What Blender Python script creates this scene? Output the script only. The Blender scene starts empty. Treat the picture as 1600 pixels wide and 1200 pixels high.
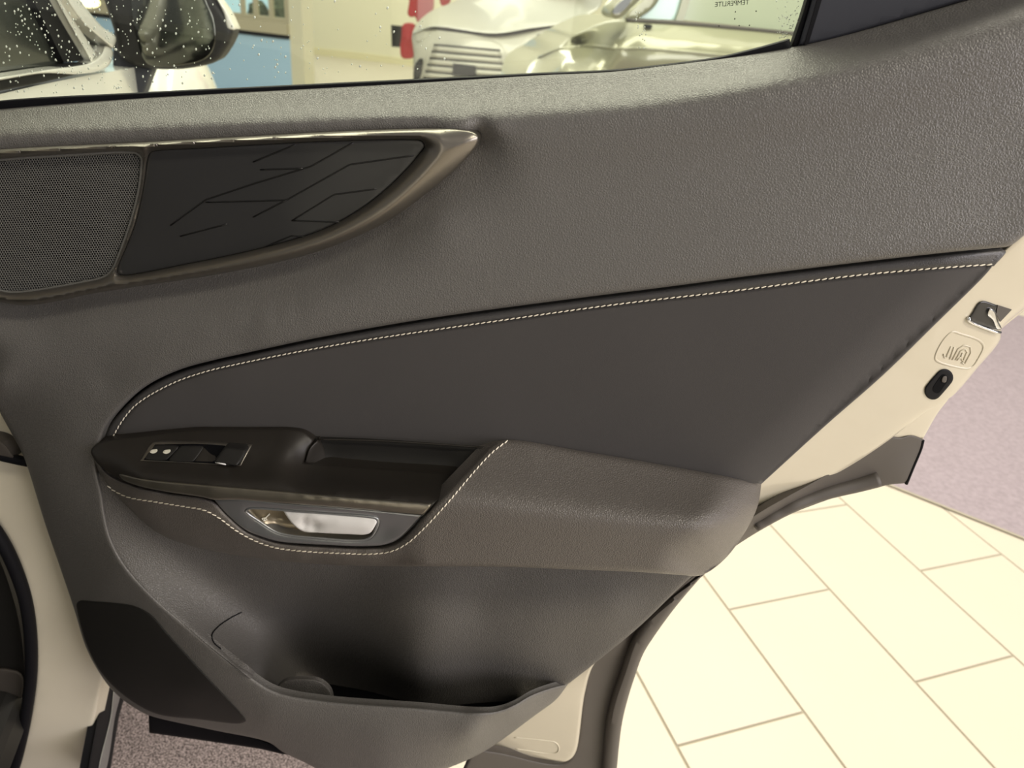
import bpy, bmesh, math, random
import numpy as np
from mathutils import Vector, Matrix
from mathutils.geometry import delaunay_2d_cdt

random.seed(7)
SC = bpy.context.scene
COL = SC.collection

# ------------------------------------------------------------------ camera
F = 1080.0
PITCH, ROLL = math.radians(29.37), math.radians(6.70)
CAM = np.array([0.0, 0.0, 1.42])
_f = np.array([0, math.cos(PITCH), -math.sin(PITCH)])
_r0 = np.array([1.0, 0, 0]); _u0 = np.array([0, math.sin(PITCH), math.cos(PITCH)])
_r = math.cos(ROLL) * _r0 + math.sin(ROLL) * _u0
_u = -math.sin(ROLL) * _r0 + math.cos(ROLL) * _u0
cam = bpy.data.cameras.new('camera'); cam_o = bpy.data.objects.new('camera', cam); COL.objects.link(cam_o)
cam.sensor_width = 36; cam.lens = 36 * F / 1600; cam.clip_start = .02; cam.clip_end = 200
cam_o.matrix_world = Matrix(((_r[0], _u[0], -_f[0], CAM[0]), (_r[1], _u[1], -_f[1], CAM[1]), (_r[2], _u[2], -_f[2], CAM[2]), (0, 0, 0, 1)))
cam.dof.use_dof = True; cam.dof.focus_distance = .66; cam.dof.aperture_fstop = 7
SC.camera = cam_o

# ------------------------------------------------------------------ light
W = bpy.data.worlds.new('showroom_daylight'); SC.world = W; W.use_nodes = True
W.node_tree.nodes['Background'].inputs[0].default_value = (1.0, .975, .95, 1)
W.node_tree.nodes['Background'].inputs[1].default_value = .25
def area(name, loc, target, sx, sy, power, color):
    l = bpy.data.lights.new(name, 'AREA'); l.shape = 'RECTANGLE'; l.size = sx; l.size_y = sy; l.energy = power; l.color = color
    o = bpy.data.objects.new(name, l); COL.objects.link(o); o.location = loc
    o.rotation_euler = (Vector(target) - Vector(loc)).to_track_quat('-Z', 'Y').to_euler()
    return o
area('ceiling_light', (-.4, 3.2, 4.37), (-.4, 3.2, 0), 6.0, 2.4, 390, (1, .94, .77))
area('ceiling_light', (3.0, -1.3, 4.37), (3.0, -1.3, 0), 3.6, .5, 170, (1, .92, .76))
area('ceiling_light', (2.5, 5.5, 4.37), (2.5, 5.5, 0), 6.0, 1.6, 75, (1, .94, .78))
area('ceiling_light', (-1.5, 11.5, 4.57), (-1.5, 11.5, 0), 8.0, 2.4, 340, (1, .94, .76))
area('window_light', (4.2, -1.6, 2.07), (.4, .6, .87), 3.2, 2.4, 165, (1.0, .94, .965))
vs = SC.view_settings
vs.view_transform = 'Standard'; vs.look = 'None'; vs.gamma = 1; vs.exposure = 0.0; vs.use_curve_mapping = False

# ------------------------------------------------------------------ unprojection helpers
def ray(px, py):
    px = np.asarray(px, float); py = np.asarray(py, float)
    return _f + ((px - 800) / F)[..., None] * _r - ((py - 600) / F)[..., None] * _u
class Frame:
    """a plane of a real thing: origin o, normal n; P(px,py,w) = point at height w over that plane"""
    def __init__(s, o, n):
        s.o = np.array(o, float); s.n = np.array(n, float) / np.linalg.norm(n)
    def P(s, px, py, w=0.0):
        v = ray(px, py); d = v @ s.n
        t = ((s.o - CAM) @ s.n + np.asarray(w, float)) / d
        return CAM + t[..., None] * v
PSI = math.radians(3.0)
DOOR = Frame((0, .60, 0), (-math.sin(PSI), -math.cos(PSI), 0))
FLOOR = Frame((0, 0, 0), (0, 0, 1))
def fl(px, py): return FLOOR.P(px, py, 0.0)

def spl(pts, step, closed=True):
    """Catmull-Rom through pixel points (third item 'c' = sharp corner), resampled"""
    n = len(pts); P = [np.array(p[:2], float) for p in pts]; cor = [len(p) > 2 for p in pts]
    out = []
    rng = range(n if closed else n - 1)
    for i in rng:
        a, b = P[i], P[(i + 1) % n]
        pa = P[i - 1] if (closed or i > 0) else 2 * a - b
        pb = P[(i + 2) % n] if (closed or i + 2 < n) else 2 * b - a
        if cor[i]: pa = 2 * a - b
        if cor[(i + 1) % n]: pb = 2 * b - a
        L = np.linalg.norm(b - a); k = max(1, int(math.ceil(L / step)))
        d0 = max(1e-6, np.linalg.norm(a - pa)) ** .5; d1 = max(1e-6, L) ** .5; d2 = max(1e-6, np.linalg.norm(pb - b)) ** .5
        m1 = (a - pa) / d0 - (b - pa) / (d0 + d1) + (b - a) / d1
        m2 = (b - a) / d1 - (pb - a) / (d1 + d2) + (pb - b) / d2
        m1 *= d1; m2 *= d1
        for j in range(k):
            t = j / k
            out.append((2*t**3-3*t**2+1)*a + (t**3-2*t**2+t)*m1 + (-2*t**3+3*t**2)*b + (t**3-t**2)*m2)
    if not closed: out.append(P[-1])
    return np.array(out)

def rbf(curves, step=30, lam=1e-4):
    """smooth height field through 3-D control curves [(x,y,w),...]"""
    pts = []
    for c in curves:
        c = [np.array(p, float) for p in c]
        if len(c) == 1: pts.append(c[0]); continue
        for a, b in zip(c[:-1], c[1:]):
            k = max(1, int(np.linalg.norm((b - a)[:2]) / step))
            for j in range(k): pts.append(a + (b - a) * j / k)
        pts.append(c[-1])
    A = []
    for p in pts:
        if all(np.linalg.norm((p - q)[:2]) > 3 for q in A): A.append(p)
    A = np.array(A); S = 400.0
    X = A[:, :2] / S; N = len(X)
    def ker(d2): return .5 * d2 * np.log(np.maximum(d2, 1e-12))
    D = ((X[:, None] - X[None]) ** 2).sum(-1)
    M = np.zeros((N + 3, N + 3)); M[:N, :N] = ker(D) + lam * np.eye(N)
    Q = np.c_[np.ones(N), X]; M[:N, N:] = Q; M[N:, :N] = Q.T
    sol = np.linalg.solve(M, np.r_[A[:, 2], 0, 0, 0])
    def f(x, y):
        x = np.asarray(x, float); y = np.asarray(y, float)
        q = np.stack([x.ravel(), y.ravel()], -1) / S
        d = ((q[:, None] - X[None]) ** 2).sum(-1)
        v = ker(d) @ sol[:N] + sol[N] + q @ sol[N + 1:]
        return v.reshape(x.shape)
    return f
def const(v): return lambda x, y: np.full(np.shape(x), float(v))
def plus(f, v): return lambda x, y: f(x, y) + v

def inside(poly, x, y):
    r = np.zeros(np.shape(x), bool)
    x0, y0 = poly[:, 0], poly[:, 1]; x1, y1 = np.roll(x0, -1), np.roll(y0, -1)
    for a, b, c, d in zip(x0, y0, x1, y1):
        if b == d: continue
        m = ((b > y) != (d > y)) & (x < (c - a) * (y - b) / (d - b) + a)
        r ^= m
    return r
def dist(polys, x, y):
    best = np.full(np.shape(x), 1e9)
    for poly in polys:
        a = poly; b = np.roll(poly, -1, 0)
        for p, q in zip(a, b):
            e = q - p; L = e @ e
            if L < 1e-12: continue
            t = np.clip(((x - p[0]) * e[0] + (y - p[1]) * e[1]) / L, 0, 1)
            best = np.minimum(best, np.hypot(x - p[0] - t * e[0], y - p[1] - t * e[1]))
    return best

# ------------------------------------------------------------------ objects
def link(o, parent=None):
    COL.objects.link(o)
    if parent is not None: o.parent = parent
    return o
def origin(parent):
    v = Vector((0, 0, 0))
    while parent is not None: v += parent.location; parent = parent.parent
    return np.array(v)
def mesh_obj(name, V, Fc, mat, parent=None, smooth=True):
    me = bpy.data.meshes.new(name)
    V = np.asarray(V, float) - origin(parent)
    me.from_pydata([tuple(v) for v in V], [], [tuple(int(i) for i in f) for f in Fc])
    me.materials.append(mat)
    if smooth: me.polygons.foreach_set('use_smooth', [True] * len(me.polygons))
    me.update()
    return link(bpy.data.objects.new(name, me), parent)
def thing(name, loc, label, cat, group=None):
    o = bpy.data.objects.new(name, None); o.empty_display_size = .05; COL.objects.link(o)
    o.location = Vector(loc); o['label'] = label; o['category'] = cat
    if group: o['group'] = group
    return o
def lab(o, t): o['label'] = t; return o

def patch(name, outline, wf, mat, parent, frame=DOOR, step=14, ostep=None, holes=(), edge=None, back=.004, closed_spl=True, sharp=45):
    """surface over a region of a door/panel plane with true relief wf, rounded edge=(px,drop) and a real side wall of depth back"""
    ostep = ostep or step * .6
    loops = [spl(outline, ostep)] + [spl(h, ostep) for h in holes]
    if edge:
        ew, dr = edge
    allp = [loops[0]] + loops[1:]
    pts = []
    O = loops[0]
    xs = np.arange(O[:, 0].min(), O[:, 0].max() + step, step); ys = np.arange(O[:, 1].min(), O[:, 1].max() + step, step * .866)
    gx, gy = np.meshgrid(xs, ys); gx = gx + (np.arange(len(ys)) % 2)[:, None] * step * .5
    gx, gy = gx.ravel(), gy.ravel()
    m = inside(O, gx, gy)
    for h in loops[1:]: m &= ~inside(h, gx, gy)
    gx, gy = gx[m], gy[m]
    d = dist(loops, gx, gy)
    lim = max(step * .45, (edge[0] * 1.15 if edge else 0))
    m = d > lim; cand = [np.c_[gx[m], gy[m]]]
    if edge:
        for fr in (.12, .3, .6, 1.0):
            for L in loops:
                t = np.roll(L, -1, 0) - np.roll(L, 1, 0); nn = np.c_[-t[:, 1], t[:, 0]]
                nn /= np.maximum(1e-9, np.linalg.norm(nn, axis=1))[:, None]
                for sg in (1, -1):
                    q = L + nn * sg * ew * fr
                    mm = inside(O, q[:, 0], q[:, 1])
                    for h in loops[1:]: mm &= ~inside(h, q[:, 0], q[:, 1])
                    q = q[mm]
                    if len(q):
                        dd = dist(loops, q[:, 0], q[:, 1]); q = q[dd > ew * fr * .93]
                        cand.append(q)
    I = np.concatenate(cand) if cand else np.zeros((0, 2))
    verts = []; edges = []; base = 0
    for L in loops:
        k = len(L)
        verts += [Vector((p[0], -p[1])) for p in L]
        edges += [(base + i, base + (i + 1) % k) for i in range(k)]; base += k
    nb = base
    verts += [Vector((p[0], -p[1])) for p in I]
    rv, re, rf, ov, oe, of = delaunay_2d_cdt(verts, edges, [], 0, 1e-4)
    XY = np.array([(v[0], -v[1]) for v in rv])
    T = np.array([f for f in rf if len(f) == 3])
    c = XY[T].mean(1); m = inside(O, c[:, 0], c[:, 1])
    for h in loops[1:]: m &= ~inside(h, c[:, 0], c[:, 1])
    T = T[m]
    # orientation: anticlockwise as seen by the viewer
    e1 = XY[T[:, 1]] - XY[T[:, 0]]; e2 = XY[T[:, 2]] - XY[T[:, 0]]
    cr = -(e1[:, 0] * e2[:, 1] - e1[:, 1] * e2[:, 0])
    T[cr < 0] = T[cr < 0][:, ::-1]
    w = wf(XY[:, 0], XY[:, 1])
    if edge:
        d = dist(loops, XY[:, 0], XY[:, 1]); t = np.clip(d / ew, 0, 1)
        w = w - dr * (1 - np.sqrt(np.maximum(0, 1 - (1 - t) ** 2)))
    V = frame.P(XY[:, 0], XY[:, 1], w)
    faces = [tuple(t) for t in T]
    # side walls along the free boundary
    cnt = {}
    for t in T:
        for a, b in ((t[0], t[1]), (t[1], t[2]), (t[2], t[0])):
            cnt[(a, b)] = 1
    bd = [(a, b) for (a, b) in cnt if (b, a) not in cnt]
    if back:
        idx = {}
        V2 = []
        for a, b in bd:
            for q in (a, b):
                if q not in idx: idx[q] = len(V) + len(V2); V2.append(V[q] - frame.n * back)
        faces += [(b, a, idx[a], idx[b]) for a, b in bd]
        V = np.concatenate([V, np.array(V2)])
    o = mesh_obj(name, V, faces, mat, parent)
    try:
        o.data.set_sharp_from_angle(angle=math.radians(sharp))
    except Exception: pass
    return o

def tube(name, P3, rad, mat, parent, seg=8, closed=False):
    P3 = np.asarray(P3, float); n = len(P3)
    rad = np.full(n, rad) if np.isscalar(rad) else np.asarray(rad)
    V = []; Fc = []
    up = None
    for i in range(n):
        t = P3[(i + 1) % n if closed else min(n - 1, i + 1)] - P3[i - 1 if (closed or i > 0) else 0]; t /= np.linalg.norm(t)
        if up is None:
            up = np.cross(t, [0, 0, 1.0] if abs(t[2]) < .9 else [1.0, 0, 0])
        up = up - t * (up @ t); up /= np.linalg.norm(up); s = np.cross(t, up)
        for k in range(seg):
            a = 2 * math.pi * k / seg; V.append(P3[i] + rad[i] * (math.cos(a) * up + math.sin(a) * s))
    for i in range(n if closed else n - 1):
        j = (i + 1) % n
        for k in range(seg): Fc.append((i*seg+k, i*seg+(k+1) % seg, j*seg+(k+1) % seg, j*seg+k))
    if not closed:
        Fc.append(tuple(range(seg))[::-1]); Fc.append(tuple((n-1)*seg+k for k in range(seg)))
    return mesh_obj(name, V, Fc, mat, parent)
def box(name, c, sx, sy, sz, mat, parent=None, bev=.0, rot=0, dirx=None):
    bm = bmesh.new(); bmesh.ops.create_cube(bm, size=1)
    bmesh.ops.scale(bm, vec=(sx, sy, sz), verts=bm.verts)
    if bev: bmesh.ops.bevel(bm, geom=bm.edges[:], offset=bev, segments=2, affect='EDGES', profile=.5)
    if rot: bmesh.ops.rotate(bm, matrix=Matrix.Rotation(rot, 3, 'Z'), verts=bm.verts)
    me = bpy.data.meshes.new(name); bm.to_mesh(me); bm.free(); me.materials.append(mat)
    o = link(bpy.data.objects.new(name, me), parent); o.location = Vector(np.asarray(c, float) - origin(parent))
    return o

# ------------------------------------------------------------------ materials
def lin(c):
    c = c / 255.0
    return c / 12.92 if c <= .04045 else ((c + .055) / 1.055) ** 2.4
def rgb(r, g, b): return (lin(r), lin(g), lin(b), 1)
def mat(name, col, rough=.5, metal=0.0, spec=.5, coat=0.0, bump=None, mott=0.0, mscale=8.0, emit=None, sheen=0.0, mcon=None):
    m = bpy.data.materials.new(name); m.use_nodes = True; nt = m.node_tree; b = nt.nodes['Principled BSDF']
    b.inputs['Base Color'].default_value = col; b.inputs['Roughness'].default_value = rough; b.inputs['Metallic'].default_value = metal
    b.inputs['Specular IOR Level'].default_value = spec; b.inputs['Coat Weight'].default_value = coat; b.inputs['Coat Roughness'].default_value = .03
    if sheen: b.inputs['Sheen Weight'].default_value = sheen; b.inputs['Sheen Roughness'].default_value = .4
    tc = nt.nodes.new('ShaderNodeTexCoord')
    if mott:
        n = nt.nodes.new('ShaderNodeTexNoise'); n.inputs['Scale'].default_value = mscale; n.inputs['Detail'].default_value = 4
        nt.links.new(tc.outputs['Object'], n.inputs['Vector'])
        mx = nt.nodes.new('ShaderNodeMix'); mx.data_type = 'RGBA'
        mx.inputs['A'].default_value = tuple(c * (1 - mott) for c in col[:3]) + (1,)
        mx.inputs['B'].default_value = tuple(min(1, c * (1 + mott)) for c in col[:3]) + (1,)
        fo = n.outputs['Fac']
        if mcon:
            r2 = nt.nodes.new('ShaderNodeMapRange'); r2.inputs[1].default_value = mcon[0]; r2.inputs[2].default_value = mcon[1]
            nt.links.new(fo, r2.inputs[0]); fo = r2.outputs[0]
        nt.links.new(fo, mx.inputs['Factor']); nt.links.new(mx.outputs['Result'], b.inputs['Base Color'])
    if bump:
        kind, sc, st, dd = bump
        if kind == 'leather':
            v = nt.nodes.new('ShaderNodeTexVoronoi'); v.feature = 'DISTANCE_TO_EDGE'; v.inputs['Scale'].default_value = sc
            n2 = nt.nodes.new('ShaderNodeTexNoise'); n2.inputs['Scale'].default_value = sc * .6; n2.inputs['Detail'].default_value = 3
            mxv = nt.nodes.new('ShaderNodeVectorMath'); mxv.operation = 'MULTIPLY_ADD'
            nt.links.new(tc.outputs['Object'], n2.inputs['Vector'])
            nt.links.new(n2.outputs['Color'], mxv.inputs[0]); mxv.inputs[1].default_value = (1.2 / sc,) * 3; nt.links.new(tc.outputs['Object'], mxv.inputs[2])
            nt.links.new(mxv.outputs[0], v.inputs['Vector'])
            mr = nt.nodes.new('ShaderNodeMapRange'); mr.inputs[2].default_value = .28; nt.links.new(v.outputs['Distance'], mr.inputs[0])
            out = mr.outputs[0]
        elif kind == 'noise':
            v = nt.nodes.new('ShaderNodeTexNoise'); v.inputs['Scale'].default_value = sc; v.inputs['Detail'].default_value = 4
            nt.links.new(tc.outputs['Object'], v.inputs['Vector']); out = v.outputs['Fac']
        else:
            v = nt.nodes.new('ShaderNodeTexVoronoi'); v.inputs['Scale'].default_value = sc
            nt.links.new(tc.outputs['Object'], v.inputs['Vector']); out = v.outputs['Distance']
        bp = nt.nodes.new('ShaderNodeBump'); bp.inputs['Strength'].default_value = st; bp.inputs['Distance'].default_value = dd
        nt.links.new(out, bp.inputs['Height']); nt.links.new(bp.outputs[0], b.inputs['Normal'])
    if emit:
        b.inputs['Emission Color'].default_value = emit[:4]; b.inputs['Emission Strength'].default_value = emit[4]
    return m
M = {}
M['leather'] = mat('grey_leather', (.126, .120, .113, 1), .40, spec=.5, bump=('leather', 430, .38, .0007))
M['leather_arm'] = mat('armrest_leather', (.118, .106, .096, 1), .38, spec=.5, bump=('leather', 480, .45, .0008))
M['lower'] = mat('lower_trim_plastic', (.100, .094, .088, 1), .44, spec=.45, bump=('leather', 420, .5, .0008))
M['suede'] = mat('insert_suede', (.062, .058, .057, 1), .80, spec=.25, sheen=.12, bump=('noise', 1500, .25, .0004), mott=.08, mscale=9)
M['border'] = mat('insert_border_leather', (.066, .063, .063, 1), .42, bump=('leather', 560, .25, .0004))
M['thread'] = mat('cream_thread', rgb(238, 230, 212), .7)
M['black'] = mat('soft_black_plastic', (.017, .016, .015, 1), .52, spec=.35, bump=('noise', 2500, .08, .0003))
M['console'] = mat('dark_console_plastic', (.020, .017, .014, 1), .48, spec=.4, bump=('noise', 2200, .06, .0003))
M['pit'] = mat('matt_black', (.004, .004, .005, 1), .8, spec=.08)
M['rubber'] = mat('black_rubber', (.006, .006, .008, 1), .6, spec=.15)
M['metal'] = mat('dark_satin_metal', (.25, .23, .20, 1), .34, metal=.9)
M['piano'] = mat('gloss_black_film', (.032, .032, .032, 1), .14, spec=.4)
M['strip'] = mat('satin_dark_bronze_strip', (.24, .22, .18, 1), .30, metal=.8)
M['pline'] = mat('pattern_line', (.006, .006, .006, 1), .3)
M['grille'] = mat('grille_plastic', (.13, .128, .12, 1), .5)
M['steel'] = mat('smoked_chrome', (.34, .35, .36, 1), .30, metal=.75)
M['bronze'] = mat('gloss_bronze', (.36, .30, .20, 1), .34, metal=.7)
M['silver'] = mat('satin_silver', (.72, .71, .70, 1), .38, metal=0.0)
M['icon'] = mat('white_print', rgb(240, 236, 220), .5)
M['white'] = mat('white_paint_dimmed', (.58, .53, .415, 1), .28, spec=.5, coat=.4)  # shell copy of the car's one white paint, dimmed against the window light
M['pillar'] = mat('white_paint_pillar_lightened', (.84, .78, .63, 1), .25, coat=.4)  # same white paint, lightened to make up for shade on the pillar
M['clad'] = mat('grey_cladding', (.080, .070, .062, 1), .55, spec=.45, bump=('noise', 1400, .1, .0003))
M['slate'] = mat('slate_frame_trim', (.038, .040, .052, 1), .55, spec=.4, bump=('noise', 1800, .08, .0003))
M['chrome'] = mat('chrome', (.75, .76, .78, 1), .12, metal=1)
M['tile'] = mat('cream_tile', (.565, .515, .425, 1), .40, spec=.4, mott=.03, mscale=3)
M['grout'] = mat('grout', (.36, .325, .25, 1), .9)
M['carpet'] = mat('mauve_carpet', (.34, .29, .32, 1), .95, spec=.1, mott=.30, mscale=60, bump=('noise', 260, .8, .005))
M['carpet2'] = mat('mauve_carpet_loops', (.25, .205, .205, 1), .95, spec=.1, mott=.70, mscale=300, mcon=(.38, .62), bump=('noise', 420, 1.0, .004))
M['wall'] = mat('cream_wall', (.80, .77, .60, 1), .7)
M['trimw'] = mat('cream_baseboard', (.74, .69, .45, 1), .6)
M['sill'] = mat('beige_sill', (.55, .50, .36, 1), .6)
M['blue'] = mat('light_blue_panel', (.50, .74, 1.0, 1), .35)
M['sky'] = mat('far_wood', (.52, .38, .17, 1), .5)
M['bodyw'] = mat('white_car_paint', (.50, .49, .42, 1), .28, coat=.4)
M['carw'] = mat('white_paint_lightened', (.85, .84, .79, 1), .2, coat=.6)  # same white paint again, brightened for the dimly lit car side
M['bodys'] = mat('silver_green_paint', (.30, .295, .20, 1), .28, metal=.25, coat=.7)
M['glassd'] = mat('dark_car_glass', (.035, .038, .033, 1), .1, spec=.6)
M['glassg'] = mat('pale_car_glass', (.50, .55, .42, 1), .12, spec=.6)
M['mirror'] = mat('mirror_glass', (.17, .17, .15, 1), .06, metal=1)
M['red'] = mat('red_cloth', (.55, .008, .02, 1), .6)
M['pink'] = mat('pink_cloth', (.75, .28, .33, 1), .6)
M['lampm'] = mat('lamp_glow', (1, .9, .5, 1), .5, emit=(1, .86, .45, 1, 3.0))
M['drop'] = mat('water_drop', (.80, .80, .76, 1), .08, spec=.8)
def glass_mat(name, tint, gl=.06):
    m = bpy.data.materials.new(name); m.use_nodes = True; nt = m.node_tree; nt.nodes.clear()
    o = nt.nodes.new('ShaderNodeOutputMaterial'); t = nt.nodes.new('ShaderNodeBsdfTransparent'); g = nt.nodes.new('ShaderNodeBsdfGlossy')
    t.inputs[0].default_value = tint; g.inputs[0].default_value = (1, 1, 1, 1); g.inputs['Roughness'].default_value = .02
    mx = nt.nodes.new('ShaderNodeMixShader'); mx.inputs[0].default_value = gl
    nt.links.new(t.outputs[0], mx.inputs[1]); nt.links.new(g.outputs[0], mx.inputs[2]); nt.links.new(mx.outputs[0], o.inputs[0])
    return m
M['glass'] = glass_mat('clear_car_glass', (.95, .98, .94, 1), .05)

# ================================================================== THE ROOM
AZ = math.radians(-21.3)
dA = np.array([math.sin(AZ), math.cos(AZ), 0]); nA = np.array([math.cos(AZ), -math.sin(AZ), 0])
H = 1.42
def tl(ac, al, z=0.0): return nA * ac * H + dA * al * H + np.array([0, 0, z])
fv = [tl(-14, -8, -.004), tl(14, -8, -.004), tl(14, 24, -.004), tl(-14, 24, -.004)]
floor = mesh_obj('floor', fv, [(0, 1, 2, 3)], M['grout'], None, False); floor['kind'] = 'structure'
floor['label'] = 'cream tiled showroom floor'
TW, TL_ = .2465, .453
bm = bmesh.new(); bmesh.ops.create_cube(bm, size=1)
bmesh.ops.scale(bm, vec=(TW * H - .0060, TL_ * H - .0060, .008), verts=bm.verts)
bmesh.ops.bevel(bm, geom=[e for e in bm.edges if all(v.co.z > 0 for v in e.verts)], offset=.0012, segments=1, affect='EDGES')
tme = bpy.data.meshes.new('tile'); bm.to_mesh(tme); bm.free(); tme.materials.append(M['tile'])
for i in range(-7, 13):
    for j in range(-3, 9):
        if i < -2 and j < 3: pass
        c = tl(.5505 + (i + .5) * TW, .5208 + (j + .5) * TL_ + (TL_ / 2 if i % 2 else 0), -.004)
        o = bpy.data.objects.new('tile', tme); link(o, floor); o.location = c; o.rotation_euler = (0, 0, -AZ)
# beyond the built tiles the floor goes on as one cream surface
far = [tl(-14, 4.3, .0005), tl(14, 4.3, .0005), tl(14, 24, .0005), tl(-14, 24, .0005)]
o = mesh_obj('far_tiling', far, [(0, 1, 2, 3)], M['tile'], floor, False)

def carpet(name, px_pts, label, m, extra=()):
    P2 = [fl(*p) for p in px_pts] + [np.array(e, float) for e in extra]
    n = len(P2); V = [p + np.array([0, 0, .006]) for p in P2] + [p for p in P2]
    Fc = [tuple(range(n)), tuple(range(2 * n - 1, n - 1, -1))] + [(i, n + i, n + (i + 1) % n, (i + 1) % n) for i in range(n)]
    cc = np.mean(P2, 0)
    me = bpy.data.meshes.new(name); me.from_pydata([tuple(v - cc) for v in V], [], Fc); me.materials.append(m)
    o = link(bpy.data.objects.new(name, me)); o.location = cc
    # make the winding consistent
    b = bmesh.new(); b.from_mesh(me); bmesh.ops.recalc_face_normals(b, faces=b.faces); b.to_mesh(me); b.free()
    o['label'] = label; o['category'] = 'carpet'
    return o
e0, e1 = fl(1384, 756), fl(1600, 842)
ed = (e1 - e0) / np.linalg.norm(e1 - e0); en = np.array([-ed[1], ed[0], 0])
if en @ (fl(1580, 650) - e0) < 0: en = -en
c0 = e0 - ed * 1.4; c1 = e1 + ed * 1.6
car1 = carpet('carpet', [], 'mauve grey carpet beyond the cream tiles at right of the door', M['carpet'], [c0, c1, c1 + en * 2.6, c0 + en * 2.6])
car2 = carpet('carpet', [], 'speckled mauve carpet under the car and the lower left corner of the open door', M['carpet2'], [fl(700, 1290), fl(700, 1100), fl(330, 960), (-1.6, 1.9, 0), (-2.6, 1.2, 0), (-2.6, -1.6, 0), (.05, -1.6, 0)])  # unseen stretch under the car widened to cut light bouncing off the floor
# near edge binding of the right carpet
mesh_obj('edge_binding', [c0 - en * .012 + [0, 0, .0062], c1 - en * .012 + [0, 0, .0062], c1 + [0, 0, .0066], c0 + [0, 0, .0066]], [(0, 1, 2, 3)], M['grout'], car1, False)

# back wall (17 m away) with its base board, window bay at the left
def hz(px, py, Y):
    v = ray(px, py); return CAM + v * (Y / v[1])
YW = float(fl(550, 92)[1]); YB = float(fl(415, 150)[1])
def wallquad(name, x0, x1, z0, z1, Y, m, parent=None, th=.1):
    o = box(name, ((x0 + x1) / 2, Y + th / 2, (z0 + z1) / 2), abs(x1 - x0), th, z1 - z0, m, parent)
    return o
xc = hz(458, 60, YW)[0]
wb = wallquad('wall_back', xc, 16, 0, 4.6, YW, M['wall']); wb['kind'] = 'structure'; wb['label'] = 'cream back wall of the showroom'
b1 = wallquad('baseboard_back', xc, 16, 0, .12, YW - .03, M['trimw'], th=.03); b1['kind'] = 'structure'
# wall corner pier standing proud at the left end of the wall
xp0, xp1 = hz(453, 60, YB)[0], hz(473, 60, YB)[0]
pier = box('trim_1', ((xp0 + xp1) / 2, YB + .2, 2.3), xp1 - xp0, .4, 4.6, M['wall']); pier['kind'] = 'structure'
# window bay: blue lower panel, dark gap, sill, window
def zat(px, py, Y): return hz(px, py, Y)[2]
zb_sill0, zb_sill1, zb_gap = zat(415, 50, YB), zat(415, 33, YB), zat(415, 58, YB)
xl = -6.0
o = wallquad('wall_left', xl, xp0, -.0, zb_gap, YB, M['blue']); o['kind'] = 'structure'; o['label'] = 'light blue lower wall panel beneath the window sill'
o = wallquad('trim_2', xl, xp0, zb_gap, zb_sill0, YB + .08, M['rubber']); o['kind'] = 'structure'
o = wallquad('trim_3', xl, xp0, zb_sill0, zb_sill1, YB - .10, M['sill'], th=.25); o['kind'] = 'structure'
win = wallquad('window_1', xl, xp0, zb_sill1, zb_sill1 + .05, YB, M['sill']); win['kind'] = 'structure'; win['label'] = 'showroom window above the beige sill'
for k, px in enumerate((378, 398, 422, 447)):
    x = hz(px, 20, YB)[0]
    box('mullion', (x, YB + .05, zb_sill1 + 1.0), .05, .05, 2.0, M['sill'], win)
wallquad('pane', xl, xp0, zb_sill1 + .02, zb_sill1 + 2.2, YB + .07, M['glass'], win, th=.006)
sb = wallquad('sky_beyond', xl - 3, xp0 + .6, zb_sill1 - .3, zb_sill1 + 4, YB + 6, mat('bright_sky', (.2, .3, .35, 1), .9, emit=(.62, .84, .95, 1, .85)), win)
wallquad('window_head', xl, xp0, zb_sill1 + 2.0, zb_sill1 + 2.6, YB, M['wall'], win)
# shrubs / parked shapes outside the window
for px, py, ww, hh, label in ((438, 22, .13, .3, 'dark green shrub outside the window nearest the wall corner'), (404, 24, .12, .2, 'dark green shrub outside the window beside the mullion')):
    p = hz(px, py, YB + 3)
    bm = bmesh.new(); bmesh.ops.create_icosphere(bm, subdivisions=3, radius=1)
    for v in bm.verts: v.co *= 1 + .18 * math.sin(7 * v.co.x + 3) * math.cos(9 * v.co.z + v.co.y * 6)
    bmesh.ops.scale(bm, vec=(ww, .3, hh), verts=bm.verts)
    me = bpy.data.meshes.new('shrub'); bm.to_mesh(me); bm.free(); me.materials.append(mat('shrub_leaves', (.09, .11, .07, 1), .8, bump=('noise', 20, 1, .05)))
    o = link(bpy.data.objects.new('shrub', me)); o.location = (p[0], p[1], p[2]); o['label'] = label; o['category'] = 'shrub'; o['group'] = 'shrubs outside the window'

# ================================================================== THE OPEN REAR DOOR
VPF = (490, 22)
cd = ray(*VPF); cd[2] = 0; cd /= np.linalg.norm(cd)
A0 = DOOR.P(148, 1130, -.060)
sn = np.array([cd[1], -cd[0], 0])
if sn @ (CAM - A0) < 0: sn = -sn
SIDE = Frame(A0, sn)
door = thing('car', (A0[0], A0[1], 0), 'white car with its rear door open towards us, grey leather door trim and stitched armrest', 'car')

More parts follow.
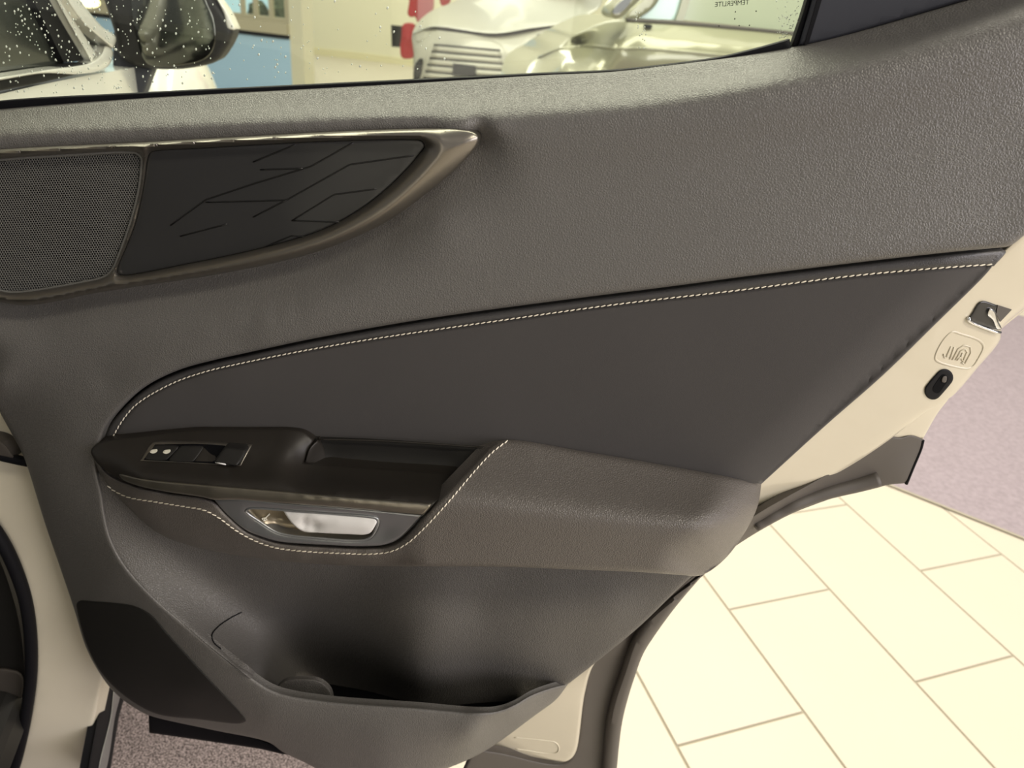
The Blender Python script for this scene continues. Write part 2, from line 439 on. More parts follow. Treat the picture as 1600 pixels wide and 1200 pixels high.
belt = [(-150, 187), (0, 170), (200, 154), (340, 145.5), (600, 131.5), (840, 117), (960, 111), (1070, 98.5), (1156, 87), (1240, 73), (1300, 59), (1350, 45.5), (1501, 0), (1700, -62)]
ridge = [(-150, 224), (0, 212), (200, 203), (400, 193), (600, 186), (720, 182), (840, 175), (1000, 161), (1100, 147), (1200, 128), (1300, 108), (1400, 82), (1500, 52), (1600, 20), (1720, -20)]
seam = [(157, 690), (165, 669), (187, 640), (229, 603), (280, 578), (333, 563), (380, 552.5), (480, 531), (580, 512.5), (680, 496), (780, 482), (910, 465), (1060, 446), (1160, 432.5), (1341, 410), (1485, 394), (1561, 387)]
stitchU = [(175, 686), (180, 676), (192, 656), (213, 632), (267, 600), (320, 581), (380, 567), (480, 547), (580, 530), (780, 501), (960, 476), (1150, 454), (1341, 430), (1485, 417.5), (1553, 413)]
def w3(c, w): return [(p[0], p[1], w) for p in c]
_ic = {}
def interp(c, x):
    k = tuple(tuple(p[:2]) for p in c)
    if k not in _ic: _ic[k] = spl([tuple(p[:2]) for p in c], 3, False)
    return np.interp(x, _ic[k][:, 0], _ic[k][:, 1])
def shift(c, dy, w): return [(p[0], p[1] + dy, w) for p in c]
def midc(a, b, t, w, x0, x1, n=12): return [(x, interp(a, x) * (1 - t) + interp(b, x) * t, w) for x in np.linspace(x0, x1, n)]
seamx = [(400, 548)] + seam[7:] + [(1650, 360), (1750, 330)]
orn_low = [(-150, 500), (0, 480), (40, 480), (93, 473), (133, 464), (213, 450), (320, 434), (400, 419), (429, 413), (497, 395), (552, 374), (607, 347), (662, 308), (717, 262), (745, 229), (752, 212)]
def off(c, d):
    c = [np.array(p[:2], float) for p in c]; o = []
    for i, p in enumerate(c):
        t = c[min(i + 1, len(c) - 1)] - c[max(i - 1, 0)]; t /= np.linalg.norm(t); o.append((p[0] - t[1] * d, p[1] + t[0] * d))
    return o
rim = [(160, 772, .030), (166, 812, .037), (174, 842, .042), (194, 880, .050), (240, 932, .060), (290, 975, .066), (340, 1016, .072), (390, 1055, .078), (430, 1079, .080), (500, 1093, .080), (640, 1104, .080), (770, 1112, .076), (800, 1103, .066), (830, 1086, .044), (860, 1075, .022), (888, 1068, .003)]
def dense(c, dy, w, x0, x1): return [(x, interp(c, x) + dy, w) for x in np.arange(x0, x1 + 1, 34.0)]
def dmid(a, b, t, w, x0, x1): return [(x, interp(a, x) * (1 - t) + interp(b, x) * t, w) for x in np.arange(x0, x1 + 1, 34.0)]
X0, X1 = -150, 1700
trim_c = [
    dense(belt, 0, -.055, X0, X1), dmid(belt, ridge, .5, -.031, X0, X1), dmid(belt, ridge, .84, -.009, X0, X1),
    dmid(belt, ridge, 1.06, .0, X0, X1), dmid(belt, ridge, 1.34, .004, 700, X1), dmid(belt, ridge, 1.22, -.002, X0, 680),
    dmid(ridge, seamx, .30, .007, 830, X1), dmid(ridge, seamx, .62, .015, 760, X1),
    dense(seamx, -48, .023, 410, X1), dense(seamx, -14, .0265, 410, X1), dense(seamx, 0, .0265, 410, X1),
    w3(off(orn_low, -12), -.010), w3(off(orn_low, 4), -.007), w3(off(orn_low[:-3], 40), .007),
    [(-140, 290, -.009), (60, 275, -.009), (200, 262, -.009), (400, 250, -.009), (600, 232, -.012), (680, 222, -.008)], [(-140, 380, -.009), (60, 350, -.009), (200, 340, -.009), (400, 320, -.009), (560, 280, -.012)], [(-140, 460, -.009), (20, 440, -.009), (200, 415, -.009), (380, 380, -.009), (500, 345, -.012), (600, 295, -.010)],
    [(-150, 600, .012), (60, 590, .016), (160, 600, .020)], w3(off(seam[:8], -14), .0245), w3(off(seam[:8], -50), .021),
    [(100, 700, .018), (110, 780, .020)], [(60, 720, .006), (90, 820, .008), (120, 900, .012)],
    [(-100, 470, .0), (-30, 592, -.004), (0, 645, -.006), (42, 728, -.006), (70, 817, -.004), (114, 946, .002), (135, 1013, .008), (159, 1058, .014)],
    rim, [(150, 930, .028), (220, 1010, .044), (300, 1080, .062), (420, 1122, .080), (600, 1150, .086), (740, 1148, .078)],
    [(182, 1085, .018), (240, 1120, .024), (330, 1140, .040), (420, 1160, .058), (500, 1198, .060), (600, 1226, .060), (700, 1200, .050), (760, 1172, .038), (837, 1117, .018), (880, 1082, .0)]]
wf_trim = rbf(trim_c, 34, 4e-4)
right_edge = [(1561, 387, 'c'), (1578, 384), (1600, 368), (1660, 310), (1720, 230), (1760, 120), (1700, -62, 'c')]
trim_out = [(p[0], p[1], 'c') if i in (0,) else p for i, p in enumerate(belt[:-1])] + right_edge[::-1] + seam[::-1][1:-1] + [(157, 690), (152, 700), (150, 725), (160, 772, 'c')] + [r[:2] for r in rim[1:-1]] + [(888, 1068, 'c'), (870, 1092), (837, 1117), (760, 1172), (700, 1200), (600, 1228), (520, 1212), (475, 1191), (442, 1175), (420, 1160), (330, 1140), (240, 1120), (220, 1112), (182, 1085), (159, 1057), (135, 1013), (114, 946), (70, 817), (42, 727), (33, 705), (0, 645), (-30, 590), (-80, 500), (-150, 400, 'c')]
trim = patch('trim_panel', trim_out, wf_trim, M['leather'], door, step=10, ostep=6, edge=(7, .006), back=.007, sharp=80)

# lower panel and inside of the map pocket
low_c = [
    [(p[0] + 4, p[1] - 2, p[2] - .006) for p in rim[:8]],
    [(200, 770, .022), (245, 830, .022), (300, 890, .018), (360, 940, .006), (410, 985, -.012), (440, 1030, -.040), (470, 1085, -.050)],
    [(270, 800, .018), (400, 870, .010), (520, 890, -.004)], [(430, 930, -.009), (480, 980, -.045), (520, 1040, -.060), (545, 1095, -.060)],
    [(555, 900, -.006), (560, 950, -.012), (575, 1010, -.022), (600, 1070, -.030)],
    [(610, 890, .004), (620, 950, .012), (635, 1010, .020), (650, 1060, .014), (660, 1110, -.010)],
    [(800, 888, .000), (950, 895, -.002), (1090, 902, -.006)], [(750, 960, .014), (850, 960, .013), (960, 950, .006)],
    [(760, 1030, .012), (840, 1030, .008), (900, 1030, .002)], [(760, 1075, -.004), (830, 1070, .0), (880, 1066, .004)], [(760, 1112, -.009), (830, 1100, -.008), (880, 1085, -.002)],
    [(1080, 905, -.006), (999, 981, -.004), (926, 1040, .0), (891, 1067, .004)]]
wf_low = rbf(low_c, 30)
low_out = [(149, 738), (175, 736), (215, 765), (400, 820), (700, 870), (1000, 880), (1096, 893, 'c'), (1080, 902), (999, 979), (926, 1039), (890, 1067, 'c'), (868, 1078), (832, 1094), (770, 1118, 'c'), (600, 1112), (470, 1104), (420, 1086), (384, 1056), (335, 1017), (284, 975), (234, 932), (188, 880), (168, 842), (159, 806), (153, 772)]
low = patch('map_pocket_liner', low_out, wf_low, M['lower'], door, step=12, ostep=7, edge=(7, .003), back=.012)
# pocket floor behind the front wall and cup divider
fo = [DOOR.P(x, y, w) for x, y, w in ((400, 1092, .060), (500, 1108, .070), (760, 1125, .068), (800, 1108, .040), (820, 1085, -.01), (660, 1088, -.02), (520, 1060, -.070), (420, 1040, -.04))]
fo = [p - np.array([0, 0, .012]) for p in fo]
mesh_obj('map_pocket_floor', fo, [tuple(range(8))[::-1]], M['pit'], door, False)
patch('bottle_divider', [(424, 1100, 'c'), (430, 1078), (444, 1064), (475, 1060), (500, 1064), (516, 1078), (522, 1105, 'c')], rbf([[(424, 1100, .050), (522, 1105, .050)], [(430, 1078, .048), (516, 1078, .048)], [(444, 1064, .045), (500, 1064, .045)], [(475, 1085, .050)]]), M['lower'], door, step=6, edge=(4, .003), back=.004)
tube('cup_seam', [DOOR.P(x, y, wf_low(np.array([x]), np.array([y]))[0] + .0003) for x, y in spl([(378, 956), (356, 968), (340, 980), (331, 992), (334, 1004), (345, 1014)], 4, False)], .0009, M['pit'], low, seg=6)

# insert panel
ins_bottom = [(1190, 756, 'c'), (1000, 735), (800, 712), (600, 705), (300, 690), (178, 692, 'c')]
wf_ins0 = rbf([shift(seamx, -6, .010), w3(off(seam[:7], 4), .010), w3(stitchU, .013), [(250, 660, .014), (480, 640, .0155), (800, 620, .016), (1100, 620, .016)],
    [(160, 700, .012), (480, 715, .015), (800, 705, .016), (1000, 730, .014)], [(1600, 420, .013), (1400, 620, .014), (1190, 800, .014)]], 30, 1e-3)
def wf_ins(x, y):
    d = ((x - 1573) * (752 - 388) - (y - 388) * (1190 - 1573)) / math.hypot(752 - 388, 1190 - 1573)
    d = np.abs(d); q = np.clip(1 - d / 62, 0, 1)
    return wf_ins0(x, y) - .012 * q ** 2
ins_out = [(p[0], p[1], 'c') if i in (0, len(stitchU) - 1) else p for i, p in enumerate(stitchU)] + [(1540, 429), (1460, 508), (1381, 585), (1290, 665)] + ins_bottom
ins = patch('insert_panel', ins_out, wf_ins, M['suede'], door, step=9, ostep=6, edge=(6, .004), back=.022)
su = [(p[0], p[1]) for p in off(seam, -5)]
su = [(p[0], p[1]) for p in off(seam, 3)]
gro = [tuple(p) + ('c',) if i == 0 else tuple(p) for i, p in enumerate(off(seam, -9))] + [tuple(p) + (('c',) if i == 0 else ()) for i, p in enumerate(off(seam, 12)[::-1])]
bord_out = [(160, 694, 'c')] + su[1:-1] + [(1569, 390.5, 'c'), (1572, 393), (1553, 416, 'c')] + stitchU[::-1][1:-1] + [(174, 690, 'c')]
def wf_b(x, y):
    return wf_ins(x, y) + .0022
bord = patch('insert_border', bord_out, wf_b, M['border'], door, step=8, ostep=6, edge=(7, .0035), back=.008)

patch('seam_groove', gro, plus(wf_ins, -.006), M['pit'], bord, step=10, ostep=7, back=.003)
# stitches: real short strands, one object each
def stitch_mesh():
    bm = bmesh.new(); bmesh.ops.create_uvsphere(bm, u_segments=6, v_segments=4, radius=.5)
    me = bpy.data.meshes.new('stitch'); bm.to_mesh(me); bm.free(); me.materials.append(M['thread'])
    me.polygons.foreach_set('use_smooth', [True] * len(me.polygons)); return me
SM = stitch_mesh()
def stitches(line, wf, parent, pitch, frame=DOOR, slant=.16, dw=.0011, rad=.0013):
    c = spl(line, 1.0, False); s = np.r_[0, np.cumsum(np.linalg.norm(np.diff(c, axis=0), axis=1))]
    t = 2.0
    while t < s[-1] - 2:
        pl = pitch(np.interp(t, s, c[:, 0]))
        a = [np.interp(t, s, c[:, k]) for k in (0, 1)]; b = [np.interp(min(t + pl * .92, s[-1]), s, c[:, k]) for k in (0, 1)]
        x = np.array([a[0], b[0]]); y = np.array([a[1], b[1]])
        d = np.array([b[0] - a[0], b[1] - a[1]]); L = np.linalg.norm(d); nrm = np.array([-d[1], d[0]]) / L
        x = x + nrm[0] * np.array([1, -1]) * L * slant * .5; y = y + nrm[1] * np.array([1, -1]) * L * slant * .5
        P = frame.P(x, y, wf(x, y) + dw)
        o = bpy.data.objects.new('stitch', SM); link(o, parent)
        v = Vector(P[1] - P[0]); o.location = Vector((P[0] + P[1]) / 2 - origin(parent))
        o.rotation_euler = v.to_track_quat('X', 'Z').to_euler(); o.scale = (v.length * 1.06, rad, rad)
        t += pl
stitches(stitchU, wf_b, bord, lambda x: 7.6 + 3.2 * min(1, max(0, (x - 200) / 1100)), dw=.0006)

# ornament: satin metal bezel with speaker grille and gloss panel
orn_out = [(-150, 249, 'c'), (0, 234), (200, 224), (400, 213), (552, 205), (676, 201.5), (717, 202), (739, 206), (748, 213), (746, 226), (717, 260), (662, 306), (607, 345), (552, 372), (497, 393), (429, 411), (320, 432), (213, 448), (133, 461), (93, 470), (40, 477), (0, 472), (-60, 462), (-150, 440, 'c')]
gr_hole = [(-70, 256, 'c'), (0, 249), (100, 242), (200, 237), (214, 239), (222, 247), (222, 262), (218, 295), (207, 340), (186, 400), (177, 420), (165, 432), (125, 442), (30, 457), (8, 456), (-70, 430, 'c')]
dp_hole = [(242, 235.5), (300, 232), (400, 226), (497, 221), (580, 218.5), (645, 218), (659, 220), (664, 228), (656, 240), (635, 265), (594, 304), (552, 334), (511, 356), (470, 371), (415, 386), (360, 399), (300, 411), (195, 430), (184, 428), (184, 418), (197, 386), (211, 350), (225, 287), (231, 246), (235, 238)]
_oo = spl(orn_out, 5); _hh = [spl(gr_hole, 5), spl(dp_hole, 5)]
def wf_orn(x, y):
    do = dist([_oo], x, y); di = dist(_hh, x, y); t = do / np.maximum(1e-6, do + di)
    k = .42 + .26 * np.clip((x - 350) / 250, 0, 1)
    q = np.where(t < k, t / k, (1 - t) / (1 - k))
    h = .006 + .006 * np.clip(di / 25, 0, 1)
    return .008 + h * (1 - (1 - np.clip(q, 0, 1)) ** 2)
bez = patch('ornament_bezel', orn_out, wf_orn, M['metal'], door, step=4, ostep=3, holes=(gr_hole, dp_hole), edge=(3, .003), back=.016)
gpl = patch('speaker_grille', gr_hole, const(.0025), M['grille'], bez, step=12, edge=(4, .001), back=.003)
ell = []
for k in range(28):
    a = 2 * math.pi * k / 28; ca, sa = math.cos(math.radians(58)), math.sin(math.radians(58))
    X, Y = 74 * math.cos(a), 56 * math.sin(a); ell.append((102 + X * ca - Y * sa, 343 + X * sa + Y * ca))
patch('speaker_opening', ell, const(.0031), M['pit'], gpl, step=12, back=.001)
gp = spl(gr_hole, 4); pit = 4.0; GV = []; GF = []
cells = []
for j in range(-4, 68):
    for i in range(-24, 62):
        x = i * pit + (j % 2) * pit / 2; y = 232 + j * pit * .866
        # follow the tilt of the grille
        yy = y - (x - 0) * .05 + 6
        cells.append((x, yy))
cells = np.array(cells); ok = inside(gp, cells[:, 0], cells[:, 1]) & (dist([gp], cells[:, 0], cells[:, 1]) > 3.2) & (cells[:, 0] > -66)
cells = cells[ok]
hx = np.array([(math.cos(math.radians(30 + 60 * k)), math.sin(math.radians(30 + 60 * k))) for k in range(6)])
nC = len(cells); ro, ri = pit / math.sqrt(3) * 1.01, pit * .36
PX = np.concatenate([cells[:, None] + hx[None] * ro, cells[:, None] + hx[None] * ri, cells[:, None] + hx[None] * ri * .9], 1).reshape(-1, 2)
PW = np.tile(np.r_[np.full(6, .0052), np.full(6, .0049), np.full(6, .0030)], nC)
V = DOOR.P(PX[:, 0], PX[:, 1], PW)
for c in range(nC):
    b = c * 18
    for k in range(6):
        k2 = (k + 1) % 6
        GF.append((b + k, b + 6 + k, b + 6 + k2, b + k2)); GF.append((b + 6 + k, b + 12 + k, b + 12 + k2, b + 6 + k2))
gm = mesh_obj('grille_mesh', V, GF, M['grille'], gpl, False); gm['kind'] = 'stuff'
# rim of the grille
tube('grille_rim', DOOR.P(gp[:, 0], gp[:, 1], .0050), .0018, M['grille'], gpl, seg=8, closed=True)
dpl = patch('gloss_panel', dp_hole, rbf([w3([(p[0], p[1]) for p in dp_hole], .0060), [(300, 330, .0074), (420, 310, .0076), (540, 270, .0070)]], 30), M['piano'], bez, step=12, edge=(3, .0012), back=.004)
for ln in ([(267, 352), (322, 312), (400, 286), (486, 260), (552, 223)], [(322, 316), (400, 314), (448, 312.5), (547, 257), (646, 243)], [(407, 265), (473, 263)], [(396, 339), (448, 312.5)],
           [(456, 345), (522, 304), (588, 295)], [(456, 344.5), (530, 347)], [(418, 384), (456, 368), (475, 370)], [(282, 369), (355, 350)], [(396, 253), (462, 226)]):
    pp = []
    for a, b in zip(ln[:-1], ln[1:]):
        for t in np.linspace(0, 1, 8, endpoint=False): pp.append((a[0] + (b[0] - a[0]) * t, a[1] + (b[1] - a[1]) * t))
    pp = np.array(pp + [ln[-1]])
    fdp = rbf([w3([(p[0], p[1]) for p in dp_hole], .0060), [(300, 330, .0074), (420, 310, .0076), (540, 270, .0070)]], 30)
    tube('pattern_line', DOOR.P(pp[:, 0], pp[:, 1], fdp(pp[:, 0], pp[:, 1])), .0007, M['pline'], dpl, seg=6)

# armrest
arm_in = [(150, 712, .036), (165, 738, .046), (205, 758, .062), (255, 769, .072), (315, 777, .080), (337, 785, .082), (352, 802, .082), (382, 829, .082), (410, 842, .083), (435, 849, .083), (510, 855, .084), (570, 857, .085), (602, 855, .085), (624, 846, .085), (644, 828, .085), (664, 805, .086), (680, 788, .085), (725, 741, .052), (764, 702, .024)]
arm_low = [(144, 706, .030), (152, 732, .032), (175, 764, .036), (205, 797, .038), (250, 834, .040), (300, 853, .044), (360, 866, .050), (450, 878, .058), (560, 884, .066), (680, 885, .074), (800, 886, .078), (900, 890, .078), (1000, 894, .072), (1060, 898, .060), (1095, 899, .045)]
arm_end = [(1130, 876, .036), (1165, 830, .020), (1184, 790, .006), (1190, 754, -.010)]
arm_top = [(1100, 738, .010), (1000, 720, .014), (900, 703, .016), (830, 690, .017), (795, 686.5, .018), (778, 690, .019)]
stitchL = [(166, 757), (175, 765), (200, 777), (240, 784), (290, 792), (318, 797), (340, 808), (370, 830), (400, 846), (430, 856), (480, 862), (540, 865), (575, 866), (610, 862), (635, 850), (660, 828), (700, 785), (740, 738), (770, 706), (794, 688)]
arm_c = [arm_in, arm_low, arm_end, arm_top,
         [(175, 765, .048), (240, 784, .066), (318, 797, .079), (370, 830, .080), (430, 856, .080), (540, 865, .083), (610, 862, .086), (660, 828, .089), (700, 785, .085), (740, 738, .056), (770, 706, .030)],
         [(800, 735, .056), (900, 745, .054), (1020, 762, .048), (1120, 780, .034)],
         [(725, 780, .085), (780, 786, .089), (900, 802, .091), (1000, 812, .088), (1080, 818, .076), (1130, 815, .052)],
         [(700, 815, .092), (800, 812, .095), (900, 822, .096), (1000, 830, .092), (1080, 838, .080), (1130, 840, .055)],
         [(650, 868, .084), (800, 868, .087), (950, 876, .085), (1060, 880, .068)], [(230, 800, .055), (300, 830, .060), (380, 856, .066), (470, 872, .074)]]
wf_arm0 = rbf(arm_c, 26, 4e-4)
_end = np.array([(1190, 754), (1184, 790), (1165, 830), (1130, 876), (1095, 899)], float)
def wf_arm(x, y):
    yc = np.interp(x, [560, 795, 830, 1000, 1190], [655, 686, 690, 719, 754])
    yh = np.interp(x, [560, 660, 760, 900, 1000, 1120, 1190], [772, 779, 787, 803, 812, 820, 825])
    yb = np.interp(x, [560, 700, 1000, 1095], [884, 886, 894, 899])
    a = .020 + .080 * (y - yc) / (yh - yc); b = .099 - .006 * np.clip((y - yh) / (yb - yh), 0, 1.3)
    k = .008
    w = -k * np.log(np.exp(-a / k) + np.exp(-b / k))
    d = np.full(np.shape(x), 1e9)
    for p, q in zip(_end[:-1], _end[1:]):
        e = q - p; t = np.clip(((x - p[0]) * e[0] + (y - p[1]) * e[1]) / (e @ e), 0, 1)
        d = np.minimum(d, np.hypot(x - p[0] - t * e[0], y - p[1] - t * e[1]))
    we = np.interp(y, [754, 790, 830, 876, 899], [-.012, .004, .020, .036, .050])
    q = np.clip(1 - d / 80, 0, 1) ** 2.4
    w = we + (w - we) * (1 - q)
    m = np.clip((x - 600) / 70, 0, 1); m = m * m * (3 - 2 * m)
    return wf_arm0(x, y) * (1 - m) + w * m
arm_out = [(143, 702, 'c')] + [p[:2] for p in arm_low[1:]] + [p[:2] for p in arm_end[:-1]] + [(1190, 754, 'c')] + [p[:2] for p in arm_top] + [(764, 700, 'c')] + [(p[0], p[1]) for p in arm_in[::-1][1:]]
arm = patch('armrest', arm_out, wf_arm, M['leather_arm'], door, step=9, ostep=6, edge=(8, .007), back=.03, sharp=80)
stitches(stitchL, wf_arm, arm, lambda x: 8.6, dw=.0006, rad=.0014)
# underside of the armrest back to the panel
us = spl([p[:2] for p in arm_low], 14, False); uw = np.interp(us[:, 0], [p[0] for p in arm_low], [p[2] for p in arm_low])
A1 = DOOR.P(us[:, 0], us[:, 1] - 1, uw - .012); A2 = A1 - DOOR.n * (np.maximum(uw - .0, .02))[:, None] + np.array([0, 0, .012])
nU = len(A1); mesh_obj('armrest_underside', np.r_[A1, A2], [(i, i + 1, nU + i + 1, nU + i) for i in range(nU - 1)], M['leather_arm'], arm)

# switch console and pull cup
con_c = [[(144, 699, .030), (160, 691, .028), (230, 681, .025), (305, 672, .022), (380, 671, .021), (455, 671, .021), (476, 676, .022), (490, 688, .024)],
         [(150, 712, .040), (166, 732, .050), (222, 745, .074), (330, 755, .088), (450, 766, .092), (530, 773, .094), (676, 785, .091)],
         [(167, 738, .050), (205, 757, .068), (255, 768, .080), (335, 781, .091), (450, 788, .095), (662, 805, .094)],
         [(230, 705, .042), (300, 700, .045), (380, 702, .045), (450, 705, .046)], [(230, 725, .056), (300, 728, .063), (400, 735, .067)],
         [(472, 718, .040), (482, 728, .040), (600, 734, .037), (726, 741, .036)], [(480, 748, .064), (600, 757, .064), (705, 763, .064)]]
wf_con = rbf(con_c, 22)
con_out = [(142, 704), (147, 697), (160, 690), (230, 680), (305, 671), (380, 670), (455, 670), (474, 674), (491, 687, 'c'), (482, 706), (473, 724, 'c'), (600, 733), (727, 741, 'c'), (680, 787), (662, 805, 'c'), (530, 793), (450, 787), (370, 781), (335, 781), (315, 776), (255, 767), (205, 756), (167, 737), (146, 716)]
con = patch('switch_console', con_out, wf_con, M['console'], door, step=8, ostep=5, edge=(3.5, .002), back=.02)
patch('console_front_strip', [(186, 741), (222, 748), (330, 758), (450, 768), (530, 775), (677, 786.5, 'c'), (662, 805, 'c'), (530, 793), (450, 787), (370, 781), (335, 781), (315, 776.5), (255, 767.5), (215, 758.5), (190, 748)], plus(wf_con, .0022), M['strip'], con, step=6, ostep=4, edge=(4, .003), back=.006)
wf_cup = rbf([[(474, 728, .030), (600, 738, .028), (727, 745, .028)], [(492, 686, .018), (600, 688, .016), (764, 699, .016)], [(520, 715, .020), (600, 715, .019), (700, 722, .019)]], 22)
cup = patch('pull_cup', [(470, 727, 'c'), (480, 706), (492, 684, 'c'), (600, 687), (766, 699, 'c'), (729, 745, 'c'), (600, 738)], wf_cup, M['black'], door, step=8, back=.01)
patch('cup_side_wall', [(476, 724, 'c'), (484, 700), (496, 688, 'c'), (506, 700), (513, 728, 'c')], rbf([[(476, 724, .040), (484, 700, .034), (496, 688, .026)], [(506, 700, .020), (513, 728, .022)]], 10), M['console'], cup, step=6, edge=(3, .002), back=.008)
tube('cup_lip', [DOOR.P(x, y, .0215) for x, y in spl([(497, 686.5), (600, 689), (690, 694.5), (764, 700)], 12, False)], .0010, M['console'], cup, seg=6)

# window / lock switches
swf = patch('switch_frame', [(238, 692), (246, 690), (320, 691), (394, 695, 'c'), (390, 702), (376, 728, 'c'), (300, 724), (219, 720, 'c')], plus(wf_con, .0012), M['metal'], con, step=8, ostep=4, edge=(2, .0008), back=.004)
patch('switch_well', [(242, 695, 'c'), (320, 695), (388, 701, 'c'), (373, 727, 'c'), (300, 722.5), (224, 718.5, 'c')], plus(wf_con, .0016), M['pit'], swf, step=8, ostep=4, back=.002)
lk = patch('lock_switch', [(243, 696), (277, 697), (279, 698), (262, 717), (259, 719), (228, 717.5), (227, 716), (241, 697)], plus(wf_con, .0034), M['black'], con, step=6, ostep=3, edge=(2.5, .0014), back=.004)
for (x, y) in ((240, 705.5), (260.5, 706)):
    patch('lock_icon', [(x - 6, y + 1), (x - 4.5, y - 1.8), (x, y - 2.8), (x + 5, y - 3.2, 'c'), (x + 5.5, y - .5), (x + 3, y + 2), (x - 2, y + 3)], plus(wf_con, .0038), M['icon'], lk, step=3, ostep=1.5, back=.0006)
patch('blank_switch', [(283, 697), (316, 697), (318, 698), (303, 720), (300, 721.5), (265, 720), (264, 718.5), (281, 698)], plus(wf_con, .0026), M['black'], con, step=6, ostep=3, edge=(2.5, .0012), back=.004)
patch('switch_recess', [(318, 698, 'c'), (330, 709), (338, 713), (335, 722, 'c'), (303, 721, 'c')], plus(wf_con, .0020), M['console'], con, step=5, ostep=3, edge=(2, .001), back=.002)
wsw = patch('window_switch', [(353, 698.5), (365, 699), (382, 701), (385, 703), (373, 725), (370, 727.5), (345, 724), (335, 722), (336, 719), (350, 700)], plus(wf_con, .0065), M['black'], con, step=6, ostep=3, edge=(3.5, .003), back=.008)
tube('switch_bright_edge', [DOOR.P(x, y, wf_con(np.array([x]), np.array([y]))[0] + .0045) for x, y in ((337, 722.2), (345, 724), (353, 725.2))], .0011, M['silver'], wsw, seg=6)

# inside door handle
bz_c = [[(335, 781, .084), (370, 780, .087), (530, 792, .090), (662, 805, .090)], [(352, 801, .080), (382, 828, .080), (435, 846, .081), (510, 851, .083), (570, 853, .084), (600, 850, .085), (640, 824, .088)], [(400, 815, .080), (480, 820, .082), (560, 826, .084), (600, 830, .084), (620, 820, .087)]]
wf_bz = rbf(bz_c, 22)
bz_out = [(335, 781, 'c'), (370, 780), (450, 786.5), (530, 792.5), (662, 804.5, 'c'), (642, 826), (622, 843), (602, 851), (570, 853.5), (510, 851.5), (435, 846), (410, 839), (382, 827), (352, 801)]
rec = [(384, 798), (389, 794.5), (402, 794), (442, 797), (510, 802), (586, 808.5), (591, 812), (591, 818), (582, 836), (574, 842), (560, 844.5), (490, 840), (446, 835), (430, 830), (406, 815)]
hb = patch('handle_bezel', bz_out, wf_bz, M['steel'], door, step=7, ostep=4, holes=(rec,), edge=(4, .003), back=.010)
wf_rec = rbf([w3(rec, .076), [(430, 812, .066), (480, 820, .062), (540, 826, .062), (575, 826, .066)]], 14)
rc = patch('handle_recess', rec, wf_rec, M['bronze'], hb, step=6, ostep=3, back=.006)
tube('recess_rim', DOOR.P(spl(rec, 3)[:, 0], spl(rec, 3)[:, 1], wf_bz(spl(rec, 3)[:, 0], spl(rec, 3)[:, 1]) - .001), .0013, M['steel'], hb, seg=8, closed=True)
wf_h = rbf([[(442, 799, .084), (510, 803, .087), (588, 812, .088)], [(470, 830, .085), (510, 833, .087), (575, 834, .088)], [(470, 812, .087), (530, 818, .090), (570, 822, .090)], [(483, 814, .0825)], [(476, 816, .0828), (492, 818, .083)]], 12, 1e-5)
hd = patch('door_handle', [(442, 797.5, 'c'), (510, 803), (578, 809), (586, 811), (589, 815), (586, 822), (579, 832), (572, 835), (540, 834.5), (500, 832.5), (476, 831), (467, 827), (453, 814)], wf_h, M['silver'], hb, step=5, ostep=3, edge=(2.5, .0022), back=.010)
pp = np.array([(411, 813), (416, 808), (421, 803)]); tube('door_icon', DOOR.P(pp[:, 0], pp[:, 1], wf_rec(pp[:, 0], pp[:, 1]) + .0012), .0008, M['icon'], rc, seg=6)
pp = np.array([(409, 810), (415, 809), (417, 812), (412, 813.5), (409, 810)]); tube('door_icon', DOOR.P(pp[:, 0], pp[:, 1], wf_rec(pp[:, 0], pp[:, 1]) + .0012), .0006, M['icon'], rc, seg=6)

# lower speaker cover
sp_out = [(124, 939), (150, 940), (187, 943), (210, 947), (235, 960), (262, 990), (300, 1032), (337, 1072), (360, 1097), (382, 1122), (384, 1127), (375, 1130.5), (310, 1124), (250, 1117), (218, 1103), (180, 1075), (152, 1042), (132, 998), (120, 951), (119.5, 944)]
patch('speaker_cover', sp_out, plus(wf_trim, .0022), M['black'], trim, step=10, ostep=5, edge=(4, .002), back=.004)
# dark seal flap under the panel
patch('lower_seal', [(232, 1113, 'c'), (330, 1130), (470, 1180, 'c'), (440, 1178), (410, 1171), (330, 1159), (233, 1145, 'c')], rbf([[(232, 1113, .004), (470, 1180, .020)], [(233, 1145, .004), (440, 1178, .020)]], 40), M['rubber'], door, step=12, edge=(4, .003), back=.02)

# unseen dark panel added behind the trim to stop light leaking through
patch('light_block_panel', [(-150, 205, 'c'), (300, 165), (840, 135), (1240, 92), (1690, -30, 'c'), (1720, 180), (1560, 430), (1400, 610), (1200, 770), (1080, 880), (980, 975), (910, 1045), (850, 1080), (700, 1170), (420, 1130), (180, 1060), (110, 880), (60, 720), (-60, 500), (-150, 420, 'c')], const(-.068), M['rubber'], door, step=40, ostep=20, back=.012)
# white steel shell: rear shut face
wf_sh = rbf([[(1700, 230, -.018), (1600, 355, -.024), (1540, 412, -.027), (1376, 580, -.027), (1180, 745, -.027), (1120, 820, -.027)], [(1740, 330, -.060), (1600, 482, -.060), (1563, 530, -.060), (1488, 619, -.060), (1380, 694, -.060), (1290, 753, -.060), (1166, 831, -.060)]], 40)
sh_out = [(1780, 100, 'c'), (1700, 235), (1606, 355), (1545, 412), (1376, 580), (1180, 745, 'c'), (1130, 800), (1090, 870, 'c'), (1110, 868), (1166, 831), (1290, 753), (1380, 694), (1448, 643), (1488, 619), (1530, 572), (1556, 542), (1563, 530), (1565, 514), (1600, 482), (1680, 410), (1780, 290, 'c')]
shell = patch('door_shell', sh_out, wf_sh, M['white'], door, step=14, ostep=8, edge=(9, .006), back=.012)
